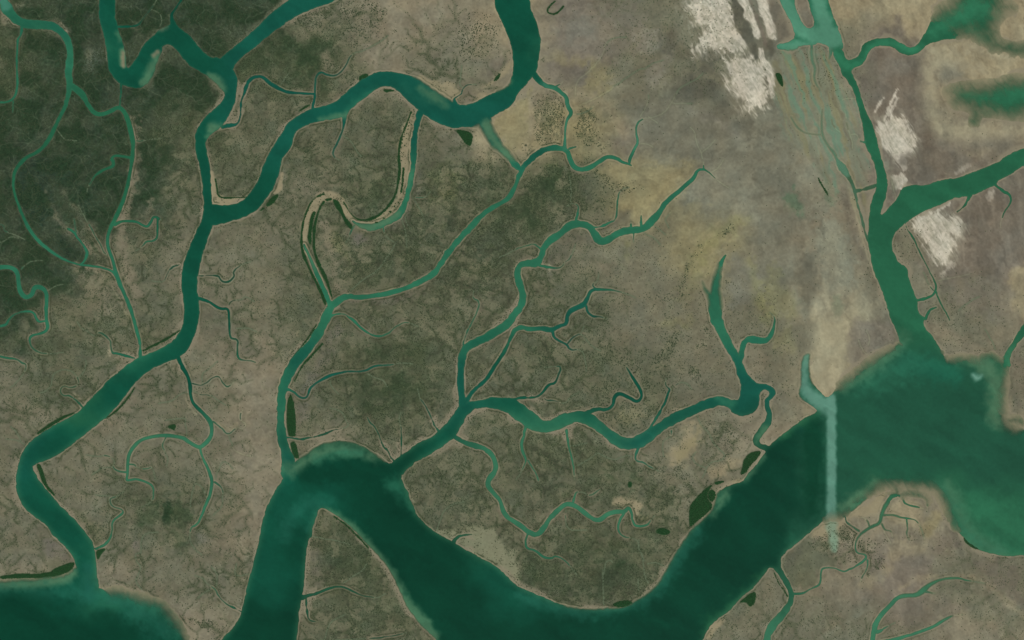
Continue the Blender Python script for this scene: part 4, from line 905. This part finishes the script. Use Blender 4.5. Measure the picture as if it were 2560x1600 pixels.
edge = src & ~(np.roll(src, 1, 0) & np.roll(src, -1, 0) & np.roll(src, 1, 1) & np.roll(src, -1, 1))
edge &= rng.rand(*edge.shape) < .08
for j, i in zip(*np.where(edge)): heap.append((rng.rand()*6, int(j), int(i)))
heapq.heapify(heap); done = src & ~edge; order = []; distl = dist
NB = ((-1, 0, 1.), (1, 0, 1.), (0, -1, 1.), (0, 1, 1.), (-1, -1, 1.41), (-1, 1, 1.41), (1, -1, 1.41), (1, 1, 1.41))
while heap:
    d, j, i = heapq.heappop(heap)
    if done[j, i]: continue
    done[j, i] = True; order.append(j*CN+i)
    for dj, di, l in NB:
        a, b = j+dj, i+di
        if 0 <= a < CM and 0 <= b < CN and not done[a, b]:
            nd = d+cost[a, b]*l
            if nd < dist[a, b]: dist[a, b] = nd; par[a, b] = j*CN+i; heapq.heappush(heap, (nd, a, b))
acc = np.ones(CM*CN); parf = par.ravel(); mainc = np.full(CM*CN, -1); mb_ = np.zeros(CM*CN)
for k in reversed(order):
    p = parf[k]
    if p >= 0:
        acc[p] += acc[k]
        if acc[k] > mb_[p]: mb_[p] = acc[k]; mainc[p] = k
px = CXg.ravel()+rng.uniform(-1.6, 1.6, CM*CN); py = CYg.ravel()+rng.uniform(-1.6, 1.6, CM*CN)
for _ in range(2):
    P = np.where(parf >= 0, parf, np.arange(CM*CN)); C = np.where(mainc >= 0, mainc, np.arange(CM*CN))
    px, py = .5*px+.25*px[P]+.25*px[C], .5*py+.25*py[P]+.25*py[C]
dflat = cden.ravel(); sflat = csd.ravel()
def splat(idx, wgt):
    g = np.zeros((NY, NX), F); a = idx; b = parf[idx]
    for t in np.arange(0, 1, .2):
        x = (px[a]*(1-t)+px[b]*t-X0)/STEP; y = (py[a]*(1-t)+py[b]*t-Y0)/STEP
        ix = x.astype(int); iy = y.astype(int); fx = x-ix; fy = y-iy
        for ox, oy, ww in ((0, 0, (1-fx)*(1-fy)), (1, 0, fx*(1-fy)), (0, 1, (1-fx)*fy), (1, 1, fx*fy)):
            np.add.at(g, (np.clip(iy+oy, 0, NY-1), np.clip(ix+ox, 0, NX-1)), (wgt*ww*.35).astype(F))
    return g
ok = (parf >= 0) & (sflat > 1)
var_ = fbm(CXg, CYg, 110, 611, 3).ravel(); thr = np.where(dflat > .5, 10, np.where(dflat > .2, 26, 130))*np.exp(1.1*var_)
sel = np.where(ok & (acc > thr))[0]; w_ = np.clip(np.log2(acc[sel]/thr[sel]+.8)/2.6, .22, 1)
sel2 = np.where(ok & (acc > thr*7))[0]; w2 = np.clip(np.log2(acc[sel2]/thr[sel2])/5, .3, 1)
rill_f = splat(sel, w_); rill_m = splat(sel2, w2)
at_forest = lattice(BASE, {k_: (1.0 if k_ in ('a', 'b') else 0.0) for k_ in DENS})[..., 0] > .55
fringe = 1-np.exp(-5.0*blur(rill_f, 1.6, 1)); fringe = np.maximum(fringe, 1-np.exp(-7*blur(rill_m, 2.6, 2)))*(.35+.65*sstep(-.45, .35, fbm(GX, GY, 85, 621, 3))); core = 1-np.exp(-2.6*np.where(at_forest, rill_f, rill_m))
rsd = np.full((NY, NX), 12, F); seg_field(rills, 12, rsd)
# ---------------------------------------------------------------- land colour
col = lattice(BASE, LAND)
for ln in PLINES.strip().split("\n"):
    t = ln.split(); paint(col, np.array(LAND[t[1]], F), t)
lum = col.mean(-1); veg = sstep(110, 70, lum)*sstep(-6, 14, col[..., 1]-col[..., 2]*1.0-4)
marsh = np.clip(dens*1.2, 0, 1)
# salt flats: feathery streaks break them up
a_ = math.radians(62); U = GX*math.cos(a_)+GY*math.sin(a_); V = -GX*math.sin(a_)+GY*math.cos(a_)
wv = fbm(GX, GY, 26, 77, 3)*9; N_FINE = N_FINE0
streak = N_STREAK*.45+N_FINE*.75
salt = sstep(150, 180, lum)
streak = streak*.7+.45*fbm(GX, GY, 6, 59, 3)
dk = salt*sstep(-.7, 1.1, streak)*.6
col = col*(1-dk[..., None])+np.array((112, 112, 92), F)*dk[..., None]
# broad mottling
n1 = fbm(GX, GY, 90, 101, 4); n2 = fbm(GX+N_EDGE*6, GY-N_EDGE*6, 22, 102, 3); n3 = fbm(GX, GY, 6, 103, 2)
plain = 1-np.clip(marsh*1.6, 0, 1)
a2 = math.radians(70); U2 = GX*math.cos(a2)+GY*math.sin(a2); V2 = -GX*math.sin(a2)+GY*math.cos(a2)
st2 = fbm(U2*.3+wv*1.6, V2+wv*1.6, 18, 140, 4)
a3 = math.radians(-35); U3 = GX*math.cos(a3)+GY*math.sin(a3); V3 = -GX*math.sin(a3)+GY*math.cos(a3)
st3 = fbm(U3*.6+wv*3, V3+wv*3, 30, 150, 5)
east = sstep(1900, 2050, GX)
fb = fbm(U2*.22+wv, V2+wv, 4.5, 145, 3)*east+fbm(U3*.22+wv, V3+wv, 4.5, 155, 3)*(1-east)
stv = st2*east+st3*(1-east)+fb*.22+.3*fbm(GX, GY, 5, 157, 2)
mod = 1+.045*n1+(.05*marsh+.02)*n2+(.055*marsh+.015)*n3+plain*(1-salt)*.10*stv
col = col*mod[..., None]
hue = fbm(GX, GY, 40, 131, 3)
col[..., 0] += hue*1.8; col[..., 2] -= hue*1.5; col[..., 1] -= hue*.3
cp = parse(CORR.split()); cm = np.zeros((NY, NX), F); cf = poly_sd(cp, 26); cm = sstep(14, -16, cf+N_EDGE*10)*(salt < .3)
Ac = GX*.32+GY*.947; Bc = GX*.947-GY*.32; c1 = fbm(Ac*.11+wv*.3, Bc+wv*.6, 12, 501, 4); c2 = fbm(Ac*.12+50+wv*.3, Bc+wv*.5, 15, 511, 3)
wsh = cm*.42; col = col*(1-wsh[..., None])+np.array((118, 122, 100), F)*wsh[..., None]
for v_, cc_, lo_, hi_, k_ in ((c2, (126, 118, 80), .0, .6, .45), (c2, (112, 118, 96), -.0, -.6, .4), (c1, (92, 126, 102), .05, .65, .6), (c1, (98, 93, 74), -.25, -.8, .45)):
    w_c = cm*sstep(lo_, hi_, v_)*k_; col = col*(1-w_c[..., None])+np.array(cc_, F)*w_c[..., None]
# patches of closed mangrove in the marsh
patch = sstep(.18, .62, n2*.6+fbm(GX, GY, 34, 111, 3)*.8)*marsh*.42
pv = np.array((64, 72, 48), F)
col = col*(1-patch[..., None])+np.minimum(col, pv)*patch[..., None]
bareN = fbm(GX+N_EDGE*9, GY+N_BIG*6, 27, 401, 4); bare = sstep(.10, .30, bareN)*np.clip(marsh*1.5, 0, 1)
forest = sstep(80, 64, lum)
bcol = np.array((112, 108, 85), F)*(1+.05*n2[..., None]); bw = bare*.5*(1-forest)
col = col*(1-bw[..., None])+np.maximum(col, bcol)*bw[..., None]
fN = fbm(GX+N_EDGE*7, GY-N_EDGE*7, 38, 411, 5); fd = sstep(.35, -.45, fN)*forest*.75; fl_ = sstep(.15, .6, fN)*forest*.45
col = col*(1-fd[..., None])+np.array((33, 52, 32), F)*fd[..., None]
col = col*(1-fl_[..., None])+np.array((70, 77, 58), F)*fl_[..., None]
col = col*(1+forest*.09*fbm(GX, GY, 4.5, 421, 2))[..., None]
# bare mud lies beside the creeks, with a dark hedge line in places
mudw = sstep(13, 3, SD)*(SD > 0)*np.clip(marsh*1.3, 0, .7)*sstep(-.6, .3, fbm(GX, GY, 40, 161, 2))*sstep(58, 78, lum)
col = col*(1-.75*mudw[..., None])+np.array((106, 98, 80), F)*.75*mudw[..., None]
halo = (1-np.exp(-5*blur(rill_m, 6)))*(1-forest)*sstep(-.3, .3, fbm(GX, GY, 60, 431, 2))*.3*rillness
col = col*(1-halo[..., None])+np.array((112, 105, 85), F)*halo[..., None]
fr = fringe*(.08+.8*rillness)*(1-.75*forest); fr = fr*np.where(lum < 75, .8, 1)
fcol = np.minimum(col*.70, np.array((58, 67, 45), F))
fcol = np.where((rillness < .3)[..., None], col*.86, fcol)
col = col*(1-fr[..., None])+fcol*fr[..., None]
cr = core*(.25+.35*forest)
ccol = np.minimum(col*1.35+8, np.array((118, 118, 92), F)); ccol = np.where((forest > .5)[..., None], np.array((84, 94, 72), F), ccol)
col = col*(1-cr[..., None])+ccol*cr[..., None]
# thin digitised rills: dark sides, wet grey-green bed
w_s = np.exp(-(np.clip(rsd, 0, 9)/2.9)**2)*.5*(.35+.65*np.clip(marsh*1.5, 0, 1)); col = col*(1-w_s[..., None])+np.minimum(col, np.array((66, 74, 52), F))*w_s[..., None]
w_c = np.exp(-(np.clip(rsd, 0, 6)/1.25)**2)*.75; rc = np.where((dens < .08)[..., None], np.minimum(col*1.25, 158), np.array((98, 110, 86), F)); col = col*(1-w_c[..., None])+rc*w_c[..., None]
# pale rim of bare mud along the water, dark hedge behind it
for ln in ZLINES.strip().split("\n"):
    t = ln.split(); paint(col, np.array(LAND[t[1]], F), t)
    if t[1] != 'wl': paint(dens, 0.0, ['D', 0, t[2], t[3], t[4]]+t[5:])
col = col*(1+.02*n2+.012*n3)[..., None]
rim = np.exp(-((SD-1.2)/(1.7+1.1*np.clip(fbm(GX, GY, 45, 172, 3), -.5, 1)))**2)*(.6+.5*fbm(GX, GY, 14, 171, 2))*(1-.35*sstep(80, 60, lum))
rimc = np.clip(col*1.22, 0, None); rimc = rimc*.45+np.array((138, 127, 102), F)*.55
rimc = np.where((lum < 74)[..., None], rimc*.8, rimc)
rim = np.clip(rim, 0, .8)*(.45+.55*sstep(.02, .3, blur((best < -2).astype(F), 8)))*(salt < .5)*(1-.8*np.clip((softw-3)/8, 0, 1)); col = col*(1-rim[..., None])+rimc*rim[..., None]
hd = np.exp(-((SD-4.8)/1.7)**2)*1.4*sstep(.05, .5, fbm(GX, GY, 30, 181, 2)+.25)*np.clip(marsh*1.4, 0, .6)
col = col*(1-hd[..., None])+np.minimum(col, np.array((60, 68, 46), F))*hd[..., None]
mw = np.clip(fbm(GX, GY, 75, 701, 3)*32-1, 0, 18)+.01; mg = sstep(1.0, .35, SD/mw)*(SD > 0)*(blur((best < -7).astype(F), 26) > .06)*sstep(.5, 2.5, mw)*.72
mg = mg*(1-.6*sstep(75, 60, lum)); col = col*(1-mg[..., None])+np.array((130, 122, 100), F)*mg[..., None]
# bed under the water: sandy mud
bed = sstep(.5, -1.5, SD)*.75; col = col*(1-bed[..., None])+np.array((126, 120, 94), F)*bed[..., None]
# ---------------------------------------------------------------- groves and hedges: dark forest floor below their crowns
groves = []
for ln in GLINES.strip().split("\n"):
    lab, pts = ln.split("|"); p = smooth_loop(parse(pts.split())); f = poly_sd(p, 8); groves.append((lab, 'grove', p, f))
hedges = []
for ln in HLINES.strip().split("\n"):
    lab, pts = ln.split("|"); p = smooth_line(parse(pts.split(), True)); f = line_sd(p, 8); groves.append((lab, 'hedge', p, f))
for lab, kd, p, f in groves:
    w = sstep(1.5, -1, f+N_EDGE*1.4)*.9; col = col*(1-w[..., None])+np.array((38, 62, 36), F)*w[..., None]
    dens = np.where(f < 2, 0, dens)
# ---------------------------------------------------------------- water colour
wc = lattice(WBASE, WATER)
for ln in QLINES.strip().split("\n"):
    t = ln.split(); tt = ['P', t[2], t[3], t[4], float(t[3])*.4, t[5]]+t[6:]
    paint(wc, np.array(WATER[t[2]], F), tt)
shal = wc*.55+np.array((78, 122, 88), F)*.45
shal = np.where((wc[..., 1] > 105)[..., None], wc*.8+np.array((88, 136, 104), F)*.2, shal)
s1 = sstep(.0, .62, lf1)*(1-big*.3); s2 = sstep(.02, .55, lf2)*big*.75
s = np.maximum(.12*s1+sstep(-4.5, 0, SD0)*.45*sstep(.7, .45, lf2), s2)
wc = wc*(1-s[..., None])+shal*s[..., None]
a4 = math.radians(28); fl = fbm((GX*math.cos(a4)+GY*math.sin(a4))*.3+wv, -GX*math.sin(a4)+GY*math.cos(a4)+wv, 30, 200, 4)
wc = wc*(1+.065*fl+.04*fbm(GX, GY, 90, 210, 3))[..., None]
sn = np.clip((softw-5)/12, 0, 1)
msf = sn*sstep(.12, .62, lf2)*.75; wc = wc*(1-msf[..., None])+np.array((100, 118, 86), F)*msf[..., None]
seep = (bid == names.index('seep_channel')) | (bid == names.index('braid_channel'))
alpha = (1-.4*blur(seep.astype(F), 3))*sstep(.6, -1, SD0/softw*(2.0-.9*sn)+sn*(N_BIG*.25+N_EDGE*.10+N_STREAK*.12))*(1-.07*sn)*(1-.30*sstep(.30, .72, lf1))
# ---------------------------------------------------------------- terrain heights (metres)
H = np.where(SD > 0, np.minimum(SD*M*.03, .8)+np.clip(SD/20, 0, 1)*(.7*n1+.5+salt*.8), -np.minimum(-SD*M*.04, 7.0)).astype(F)
H -= (np.clip(SD/6, 0, 1)*(core*.5+np.exp(-(rsd/1.5)**2)*.5)).astype(F)
H = np.where(SD > 0, np.maximum(H, SD*.02+.02), H)
# ---------------------------------------------------------------- meshes
colr = scene.collection
def tag(o, label=None, cat=None, group=None, kind=None):
    if label: o['label'] = label
    if cat: o['category'] = cat
    if group: o['group'] = group
    if kind: o['kind'] = kind
    return o
def make_mesh(name, co, quads, n=4):
    me = bpy.data.meshes.new(name); me.vertices.add(len(co)); me.vertices.foreach_set("co", co.astype(F).ravel())
    nf = len(quads); me.loops.add(nf*n); me.loops.foreach_set("vertex_index", quads.astype(np.int32).ravel())
    me.polygons.add(nf); me.polygons.foreach_set("loop_start", (np.arange(nf)*n).astype(np.int32))
    me.update(calc_edges=True); me.validate(); return me
def add_attr(me, name, val):
    if val.ndim == 1:
        a = me.attributes.new(name, 'FLOAT', 'POINT'); a.data.foreach_set("value", val.astype(F))
    else:
        a = me.attributes.new(name, 'FLOAT_COLOR', 'POINT'); a.data.foreach_set("color", np.concatenate([val, np.ones((len(val), 1))], 1).astype(F).ravel())
def link(name, me, mat, smooth=True):
    o = bpy.data.objects.new(name, me); colr.objects.link(o); me.materials.append(mat)
    if smooth: me.polygons.foreach_set("use_smooth", np.ones(len(me.polygons), bool))
    return o
def nodes(mat):
    mat.use_nodes = True; nt = mat.node_tree; nt.nodes.clear()
    return nt, nt.nodes, nt.links
def ground_material():
    m = bpy.data.materials.new("mud_and_marsh"); nt, N, L = nodes(m)
    out = N.new("ShaderNodeOutputMaterial"); b = N.new("ShaderNodeBsdfPrincipled"); b.inputs["Roughness"].default_value = .95
    b.inputs["Specular IOR Level"].default_value = .1
    at_ = N.new("ShaderNodeAttribute"); at_.attribute_name = "soil"; sc = N.new("ShaderNodeAttribute"); sc.attribute_name = "scrub"
    tc = N.new("ShaderNodeNewGeometry"); n1 = N.new("ShaderNodeTexNoise"); n1.inputs["Scale"].default_value = 1/55.0; n1.inputs["Detail"].default_value = 5; n1.inputs["Roughness"].default_value = .7
    L.new(tc.outputs["Position"], n1.inputs["Vector"])
    mr = N.new("ShaderNodeMapRange"); mr.inputs[1].default_value = .3; mr.inputs[2].default_value = .7; L.new(n1.outputs[0], mr.inputs[0])
    amp = N.new("ShaderNodeMath"); amp.operation = 'MULTIPLY_ADD'; amp.inputs[1].default_value = .30; amp.inputs[2].default_value = .045; L.new(sc.outputs["Fac"], amp.inputs[0])
    lo = N.new("ShaderNodeMath"); lo.operation = 'SUBTRACT'; lo.inputs[0].default_value = 1; L.new(amp.outputs[0], lo.inputs[1])
    hi = N.new("ShaderNodeMath"); hi.operation = 'ADD'; hi.inputs[0].default_value = 1; L.new(amp.outputs[0], hi.inputs[1])
    L.new(lo.outputs[0], mr.inputs[3]); L.new(hi.outputs[0], mr.inputs[4])
    vo = N.new("ShaderNodeTexVoronoi"); vo.inputs["Scale"].default_value = 1/34.0; L.new(tc.outputs["Position"], vo.inputs["Vector"])
    th = N.new("ShaderNodeMath"); th.operation = 'LESS_THAN'; L.new(vo.outputs["Distance"], th.inputs[0]); 
    tr = N.new("ShaderNodeMath"); tr.operation = 'MULTIPLY_ADD'; tr.inputs[1].default_value = .42; tr.inputs[2].default_value = -.04; L.new(sc.outputs["Fac"], tr.inputs[0]); L.new(tr.outputs[0], th.inputs[1])
    sp = N.new("ShaderNodeMath"); sp.operation = 'MULTIPLY'; sp.inputs[1].default_value = .38; L.new(th.outputs[0], sp.inputs[0])
    mul = N.new("ShaderNodeVectorMath"); mul.operation = 'SCALE'; L.new(at_.outputs["Color"], mul.inputs[0]); L.new(mr.outputs[0], mul.inputs["Scale"])
    mx = N.new("ShaderNodeMix"); mx.data_type = 'RGBA'; L.new(sp.outputs[0], mx.inputs[0]); L.new(mul.outputs[0], mx.inputs[6]); mx.inputs[7].default_value = (*alb((52, 62, 42)), 1)
    L.new(mx.outputs[2], b.inputs["Base Color"])
    bu = N.new("ShaderNodeBump"); bu.inputs["Strength"].default_value = .35; bu.inputs["Distance"].default_value = 2.5; L.new(n1.outputs[0], bu.inputs["Height"]); L.new(bu.outputs[0], b.inputs["Normal"])
    L.new(b.outputs[0], out.inputs[0]); return m
def water_material():
    m = bpy.data.materials.new("turbid_water"); nt, N, L = nodes(m)
    out = N.new("ShaderNodeOutputMaterial"); b = N.new("ShaderNodeBsdfPrincipled"); b.inputs["Roughness"].default_value = .25; b.inputs["IOR"].default_value = 1.33
    b.inputs["Specular IOR Level"].default_value = .3
    at_ = N.new("ShaderNodeAttribute"); at_.attribute_name = "tint"; al = N.new("ShaderNodeAttribute"); al.attribute_name = "turbidity"
    g = N.new("ShaderNodeNewGeometry"); n1 = N.new("ShaderNodeTexNoise"); n1.inputs["Scale"].default_value = 1/90.0; n1.inputs["Detail"].default_value = 6
    L.new(g.outputs["Position"], n1.inputs["Vector"])
    mr = N.new("ShaderNodeMapRange"); mr.inputs[1].default_value = .3; mr.inputs[2].default_value = .7; mr.inputs[3].default_value = .95; mr.inputs[4].default_value = 1.05; L.new(n1.outputs[0], mr.inputs[0])
    mul = N.new("ShaderNodeVectorMath"); mul.operation = 'SCALE'; L.new(at_.outputs["Color"], mul.inputs[0]); L.new(mr.outputs[0], mul.inputs["Scale"])
    L.new(mul.outputs[0], b.inputs["Base Color"]); L.new(al.outputs["Fac"], b.inputs["Alpha"])
    bu = N.new("ShaderNodeBump"); bu.inputs["Strength"].default_value = .08; bu.inputs["Distance"].default_value = .6; L.new(n1.outputs[0], bu.inputs["Height"]); L.new(bu.outputs[0], b.inputs["Normal"])
    L.new(b.outputs[0], out.inputs[0]); return m
def leaf_material(name, c, var=.35, scale=1/26.0):
    m = bpy.data.materials.new(name); nt, N, L = nodes(m)
    out = N.new("ShaderNodeOutputMaterial"); b = N.new("ShaderNodeBsdfPrincipled"); b.inputs["Roughness"].default_value = .8; b.inputs["Specular IOR Level"].default_value = .2
    g = N.new("ShaderNodeNewGeometry"); n1 = N.new("ShaderNodeTexNoise"); n1.inputs["Scale"].default_value = scale; n1.inputs["Detail"].default_value = 4
    L.new(g.outputs["Position"], n1.inputs["Vector"]); mr = N.new("ShaderNodeMapRange"); mr.inputs[1].default_value = .3; mr.inputs[2].default_value = .7
    mr.inputs[3].default_value = 1-var; mr.inputs[4].default_value = 1+var; L.new(n1.outputs[0], mr.inputs[0])
    mul = N.new("ShaderNodeVectorMath"); mul.operation = 'SCALE'; mul.inputs[0].default_value = tuple(alb(c)); L.new(mr.outputs[0], mul.inputs["Scale"])
    L.new(mul.outputs[0], b.inputs["Base Color"]); L.new(b.outputs[0], out.inputs[0]); return m
MG, MW = ground_material(), water_material()
ML, MS = leaf_material("mangrove_leaves", (27, 62, 29)), leaf_material("scrub_leaves", (50, 62, 40))
# world coordinates, with the outer rows stretched far beyond the picture
def stretch(v, lo, hi):
    v = v.astype(np.float64).copy(); k = np.array([90000., 30000., 9000., 2500., 700.])
    v[:5] = v[5]-k/M*1.0; v[-5:] = v[-6]+k[::-1]/M*1.0; return v
wx, wy = stretch(xs, 0, 1), stretch(ys, 0, 1)
WX, WY = np.meshgrid(wx*M, -wy*M)
idx = np.arange(NX*NY).reshape(NY, NX)
co = np.stack([WX, WY, H], -1).reshape(-1, 3)
q = np.stack([idx[:-1, :-1], idx[1:, :-1], idx[1:, 1:], idx[:-1, 1:]], -1).reshape(-1, 4)
me = make_mesh("ground", co, q); soil = np.clip(lin(np.clip(col, 8, 235))/GAIN, .001, .85).reshape(-1, 3)
add_attr(me, "soil", soil); add_attr(me, "scrub", np.where(SD > 1.5, np.clip(dens, 0, 1), 0).reshape(-1))
tag(link("ground", me, MG), "brown and olive tidal flat of mud, marsh and pale salt between all the channels", "tidal flat", kind='structure')
tint = np.clip(lin(np.clip(wc, 2, 235))/GAIN-np.array((.0016, .0028, .0038)), .0005, .85).reshape(-1, 3); alf = alpha.reshape(-1)
cell = np.minimum(np.minimum(SD[:-1, :-1], SD[1:, :-1]), np.minimum(SD[:-1, 1:], SD[1:, 1:]))
st = np.stack([SD[:-1, :-1], SD[1:, :-1], SD[1:, 1:], SD[:-1, 1:]]); bb = np.stack([bid[:-1, :-1], bid[1:, :-1], bid[1:, 1:], bid[:-1, 1:]])
cid = np.take_along_axis(bb, st.argmin(0)[None], 0)[0]
qc = q.reshape(NY-1, NX-1, 4)
for k, nm in enumerate(names):
    sel = (cell < .6) & (cid == k)
    if not sel.any(): continue
    qq = qc[sel]; u, inv = np.unique(qq, return_inverse=True); c = co[u].copy(); c[:, 2] = 0.0
    me = make_mesh(nm, c, inv.reshape(-1, 4)); add_attr(me, "tint", tint[u]); add_attr(me, "turbidity", alf[u])
    tag(link(nm, me, MW), WLABELS[nm][0], WLABELS[nm][1], kind='structure')
# crowns: lumpy domes
def crowns(pts, r, h, z, nr=7, seed=1):
    g = np.random.RandomState(seed); n = len(pts); ang = np.arange(nr)*2*np.pi/nr
    a0 = g.rand(n)*6.28; A = a0[:, None]+ang[None]; j1 = 1+g.uniform(-.22, .22, (n, nr)); j2 = 1+g.uniform(-.25, .25, (n, nr))
    base = np.stack([pts[:, :1]+np.cos(A)*r[:, None]*j1, pts[:, 1:2]+np.sin(A)*r[:, None]*j1, z[:, None]+h[:, None]*.12*np.ones((1, nr))], -1)
    mid = np.stack([pts[:, :1]+np.cos(A+.3)*r[:, None]*.66*j2, pts[:, 1:2]+np.sin(A+.3)*r[:, None]*.66*j2, z[:, None]+h[:, None]*(.72+.12*g.rand(n, nr))], -1)
    top = np.stack([pts[:, 0], pts[:, 1], z+h], -1)[:, None]
    v = np.concatenate([base, mid, top], 1).reshape(-1, 3); k = 2*nr+1; o = (np.arange(n)*k)[:, None, None]; i = np.arange(nr); i2 = (i+1) % nr
    t = np.concatenate([np.stack([i, i2, nr+i2], -1), np.stack([i, nr+i2, nr+i], -1), np.stack([nr+i, nr+i2, np.full(nr, 2*nr)], -1)])
    return v, (t[None]+o).reshape(-1, 3)
def ground_z(x, y): return at(H, x, y)
s_ = 11
def scatter_in(f, p, gap, lim):
    x0, x1, y0, y1 = p[:, 0].min()-6, p[:, 0].max()+6, p[:, 1].min()-6, p[:, 1].max()+6
    gx, gy = np.meshgrid(np.arange(x0, x1, gap), np.arange(y0, y1, gap)); gx = gx.ravel()+rng.uniform(-.45, .45, gx.size)*gap; gy = gy.ravel()+rng.uniform(-.45, .45, gy.size)*gap
    ff = at(f, gx, gy)+at(N_EDGE, gx, gy)*1.2*(len(p) > 14); k = (ff < lim) & (at(SD, gx, gy) > .6); return gx[k], gy[k]
for lab, kd, p, f in groves:
    gx, gy = scatter_in(f, p, 1.7, -.4)
    if len(gx) < 3: continue
    s_ += 1; n = len(gx); g = np.random.RandomState(s_)
    r = g.uniform(.9, 1.6, n)*M; h = g.uniform(4, 9, n)
    v, t = crowns(np.stack([gx*M, -gy*M], -1), r, h, ground_z(gx, gy), 7, s_)
    base = v.mean(0); base[2] = 0; me = make_mesh("mangrove_"+kd, v-base, t, 3)
    o = link("mangrove_"+kd, me, ML, False); o.location = base; tag(o, lab, "mangrove "+kd)
cl = parse(CLUMPS.split(), True); lst = [(c, c[2]/2*1.25, None) for c in cl]
for ln in BIGCL.strip().split("\n"):
    lab, pts = ln.split("|"); c = parse(pts.split(), True)[0]; lst.append((c, c[2]/2, lab))
for c, rad, lab in lst:
    s_ += 1; g = np.random.RandomState(s_); n = max(5, int(rad*rad*2.2)); a = g.rand(n)*6.28; d = np.sqrt(g.rand(n))*rad*.8
    ex, ey = (1.0, 1.0) if lab is None else ((1.5, .7) if 'flat' in lab else (1.1, .9))
    gx = np.cos(a)*d*ex; gy = np.sin(a)*d*ey
    v, t = crowns(np.stack([gx*M, gy*M], -1), g.uniform(.8, 1.2, n)*M, g.uniform(3, 6, n), np.zeros(n), 7, s_)
    me = make_mesh("mangrove_clump", v, t, 3); o = link("mangrove_clump", me, ML, False); o.location = (c[0]*M, -c[1]*M, float(ground_z(c[0:1], c[1:2])[0])-.2)
    if lab: tag(o, lab, "mangrove clump")
    else: tag(o, "small round mangrove clump in the row on the pale mud of the oxbow", "mangrove clump", "small round clumps on the oxbow mud")
# open scrub over the marsh: past counting
n = 2600000; gx = rng.uniform(-60, 2620, n); gy = rng.uniform(-60, 1660, n)
pr = np.clip(at(dens, gx, gy), 0, 1)*(at(SD, gx, gy) > 3)*(1-.85*at(bare, gx, gy))*(.3+.7*sstep(-.2, .35, at(n2, gx, gy)+at(n1, gx, gy)*.3))*sstep(.0, .25, at(dens, gx, gy)+.05)
pr = np.maximum(pr*.42, np.clip(at(fringe, gx, gy)*at(rillness, gx, gy)*(1-.6*at(forest, gx, gy)), 0, 1)*.26*(at(SD, gx, gy) > 2))
k = rng.rand(n) < pr; gx, gy = gx[k], gy[k]; n = len(gx)
v, t = crowns(np.stack([gx*M, -gy*M], -1), (.75+.9*rng.rand(n)**2)*M*np.where((at(dens, gx, gy) > .3) & (at(rillness, gx, gy) < .75), 1.2, 1.0), rng.uniform(1.5, 4, n), ground_z(gx, gy)-.1, 4, 99)
tag(link("mangrove_scrub", make_mesh("mangrove_scrub", v, t, 3), MS, False), "dark specks of open mangrove scrub scattered over the olive marsh", "scrub", kind='stuff')
print("scrub bushes", n, "grid", NX, NY)
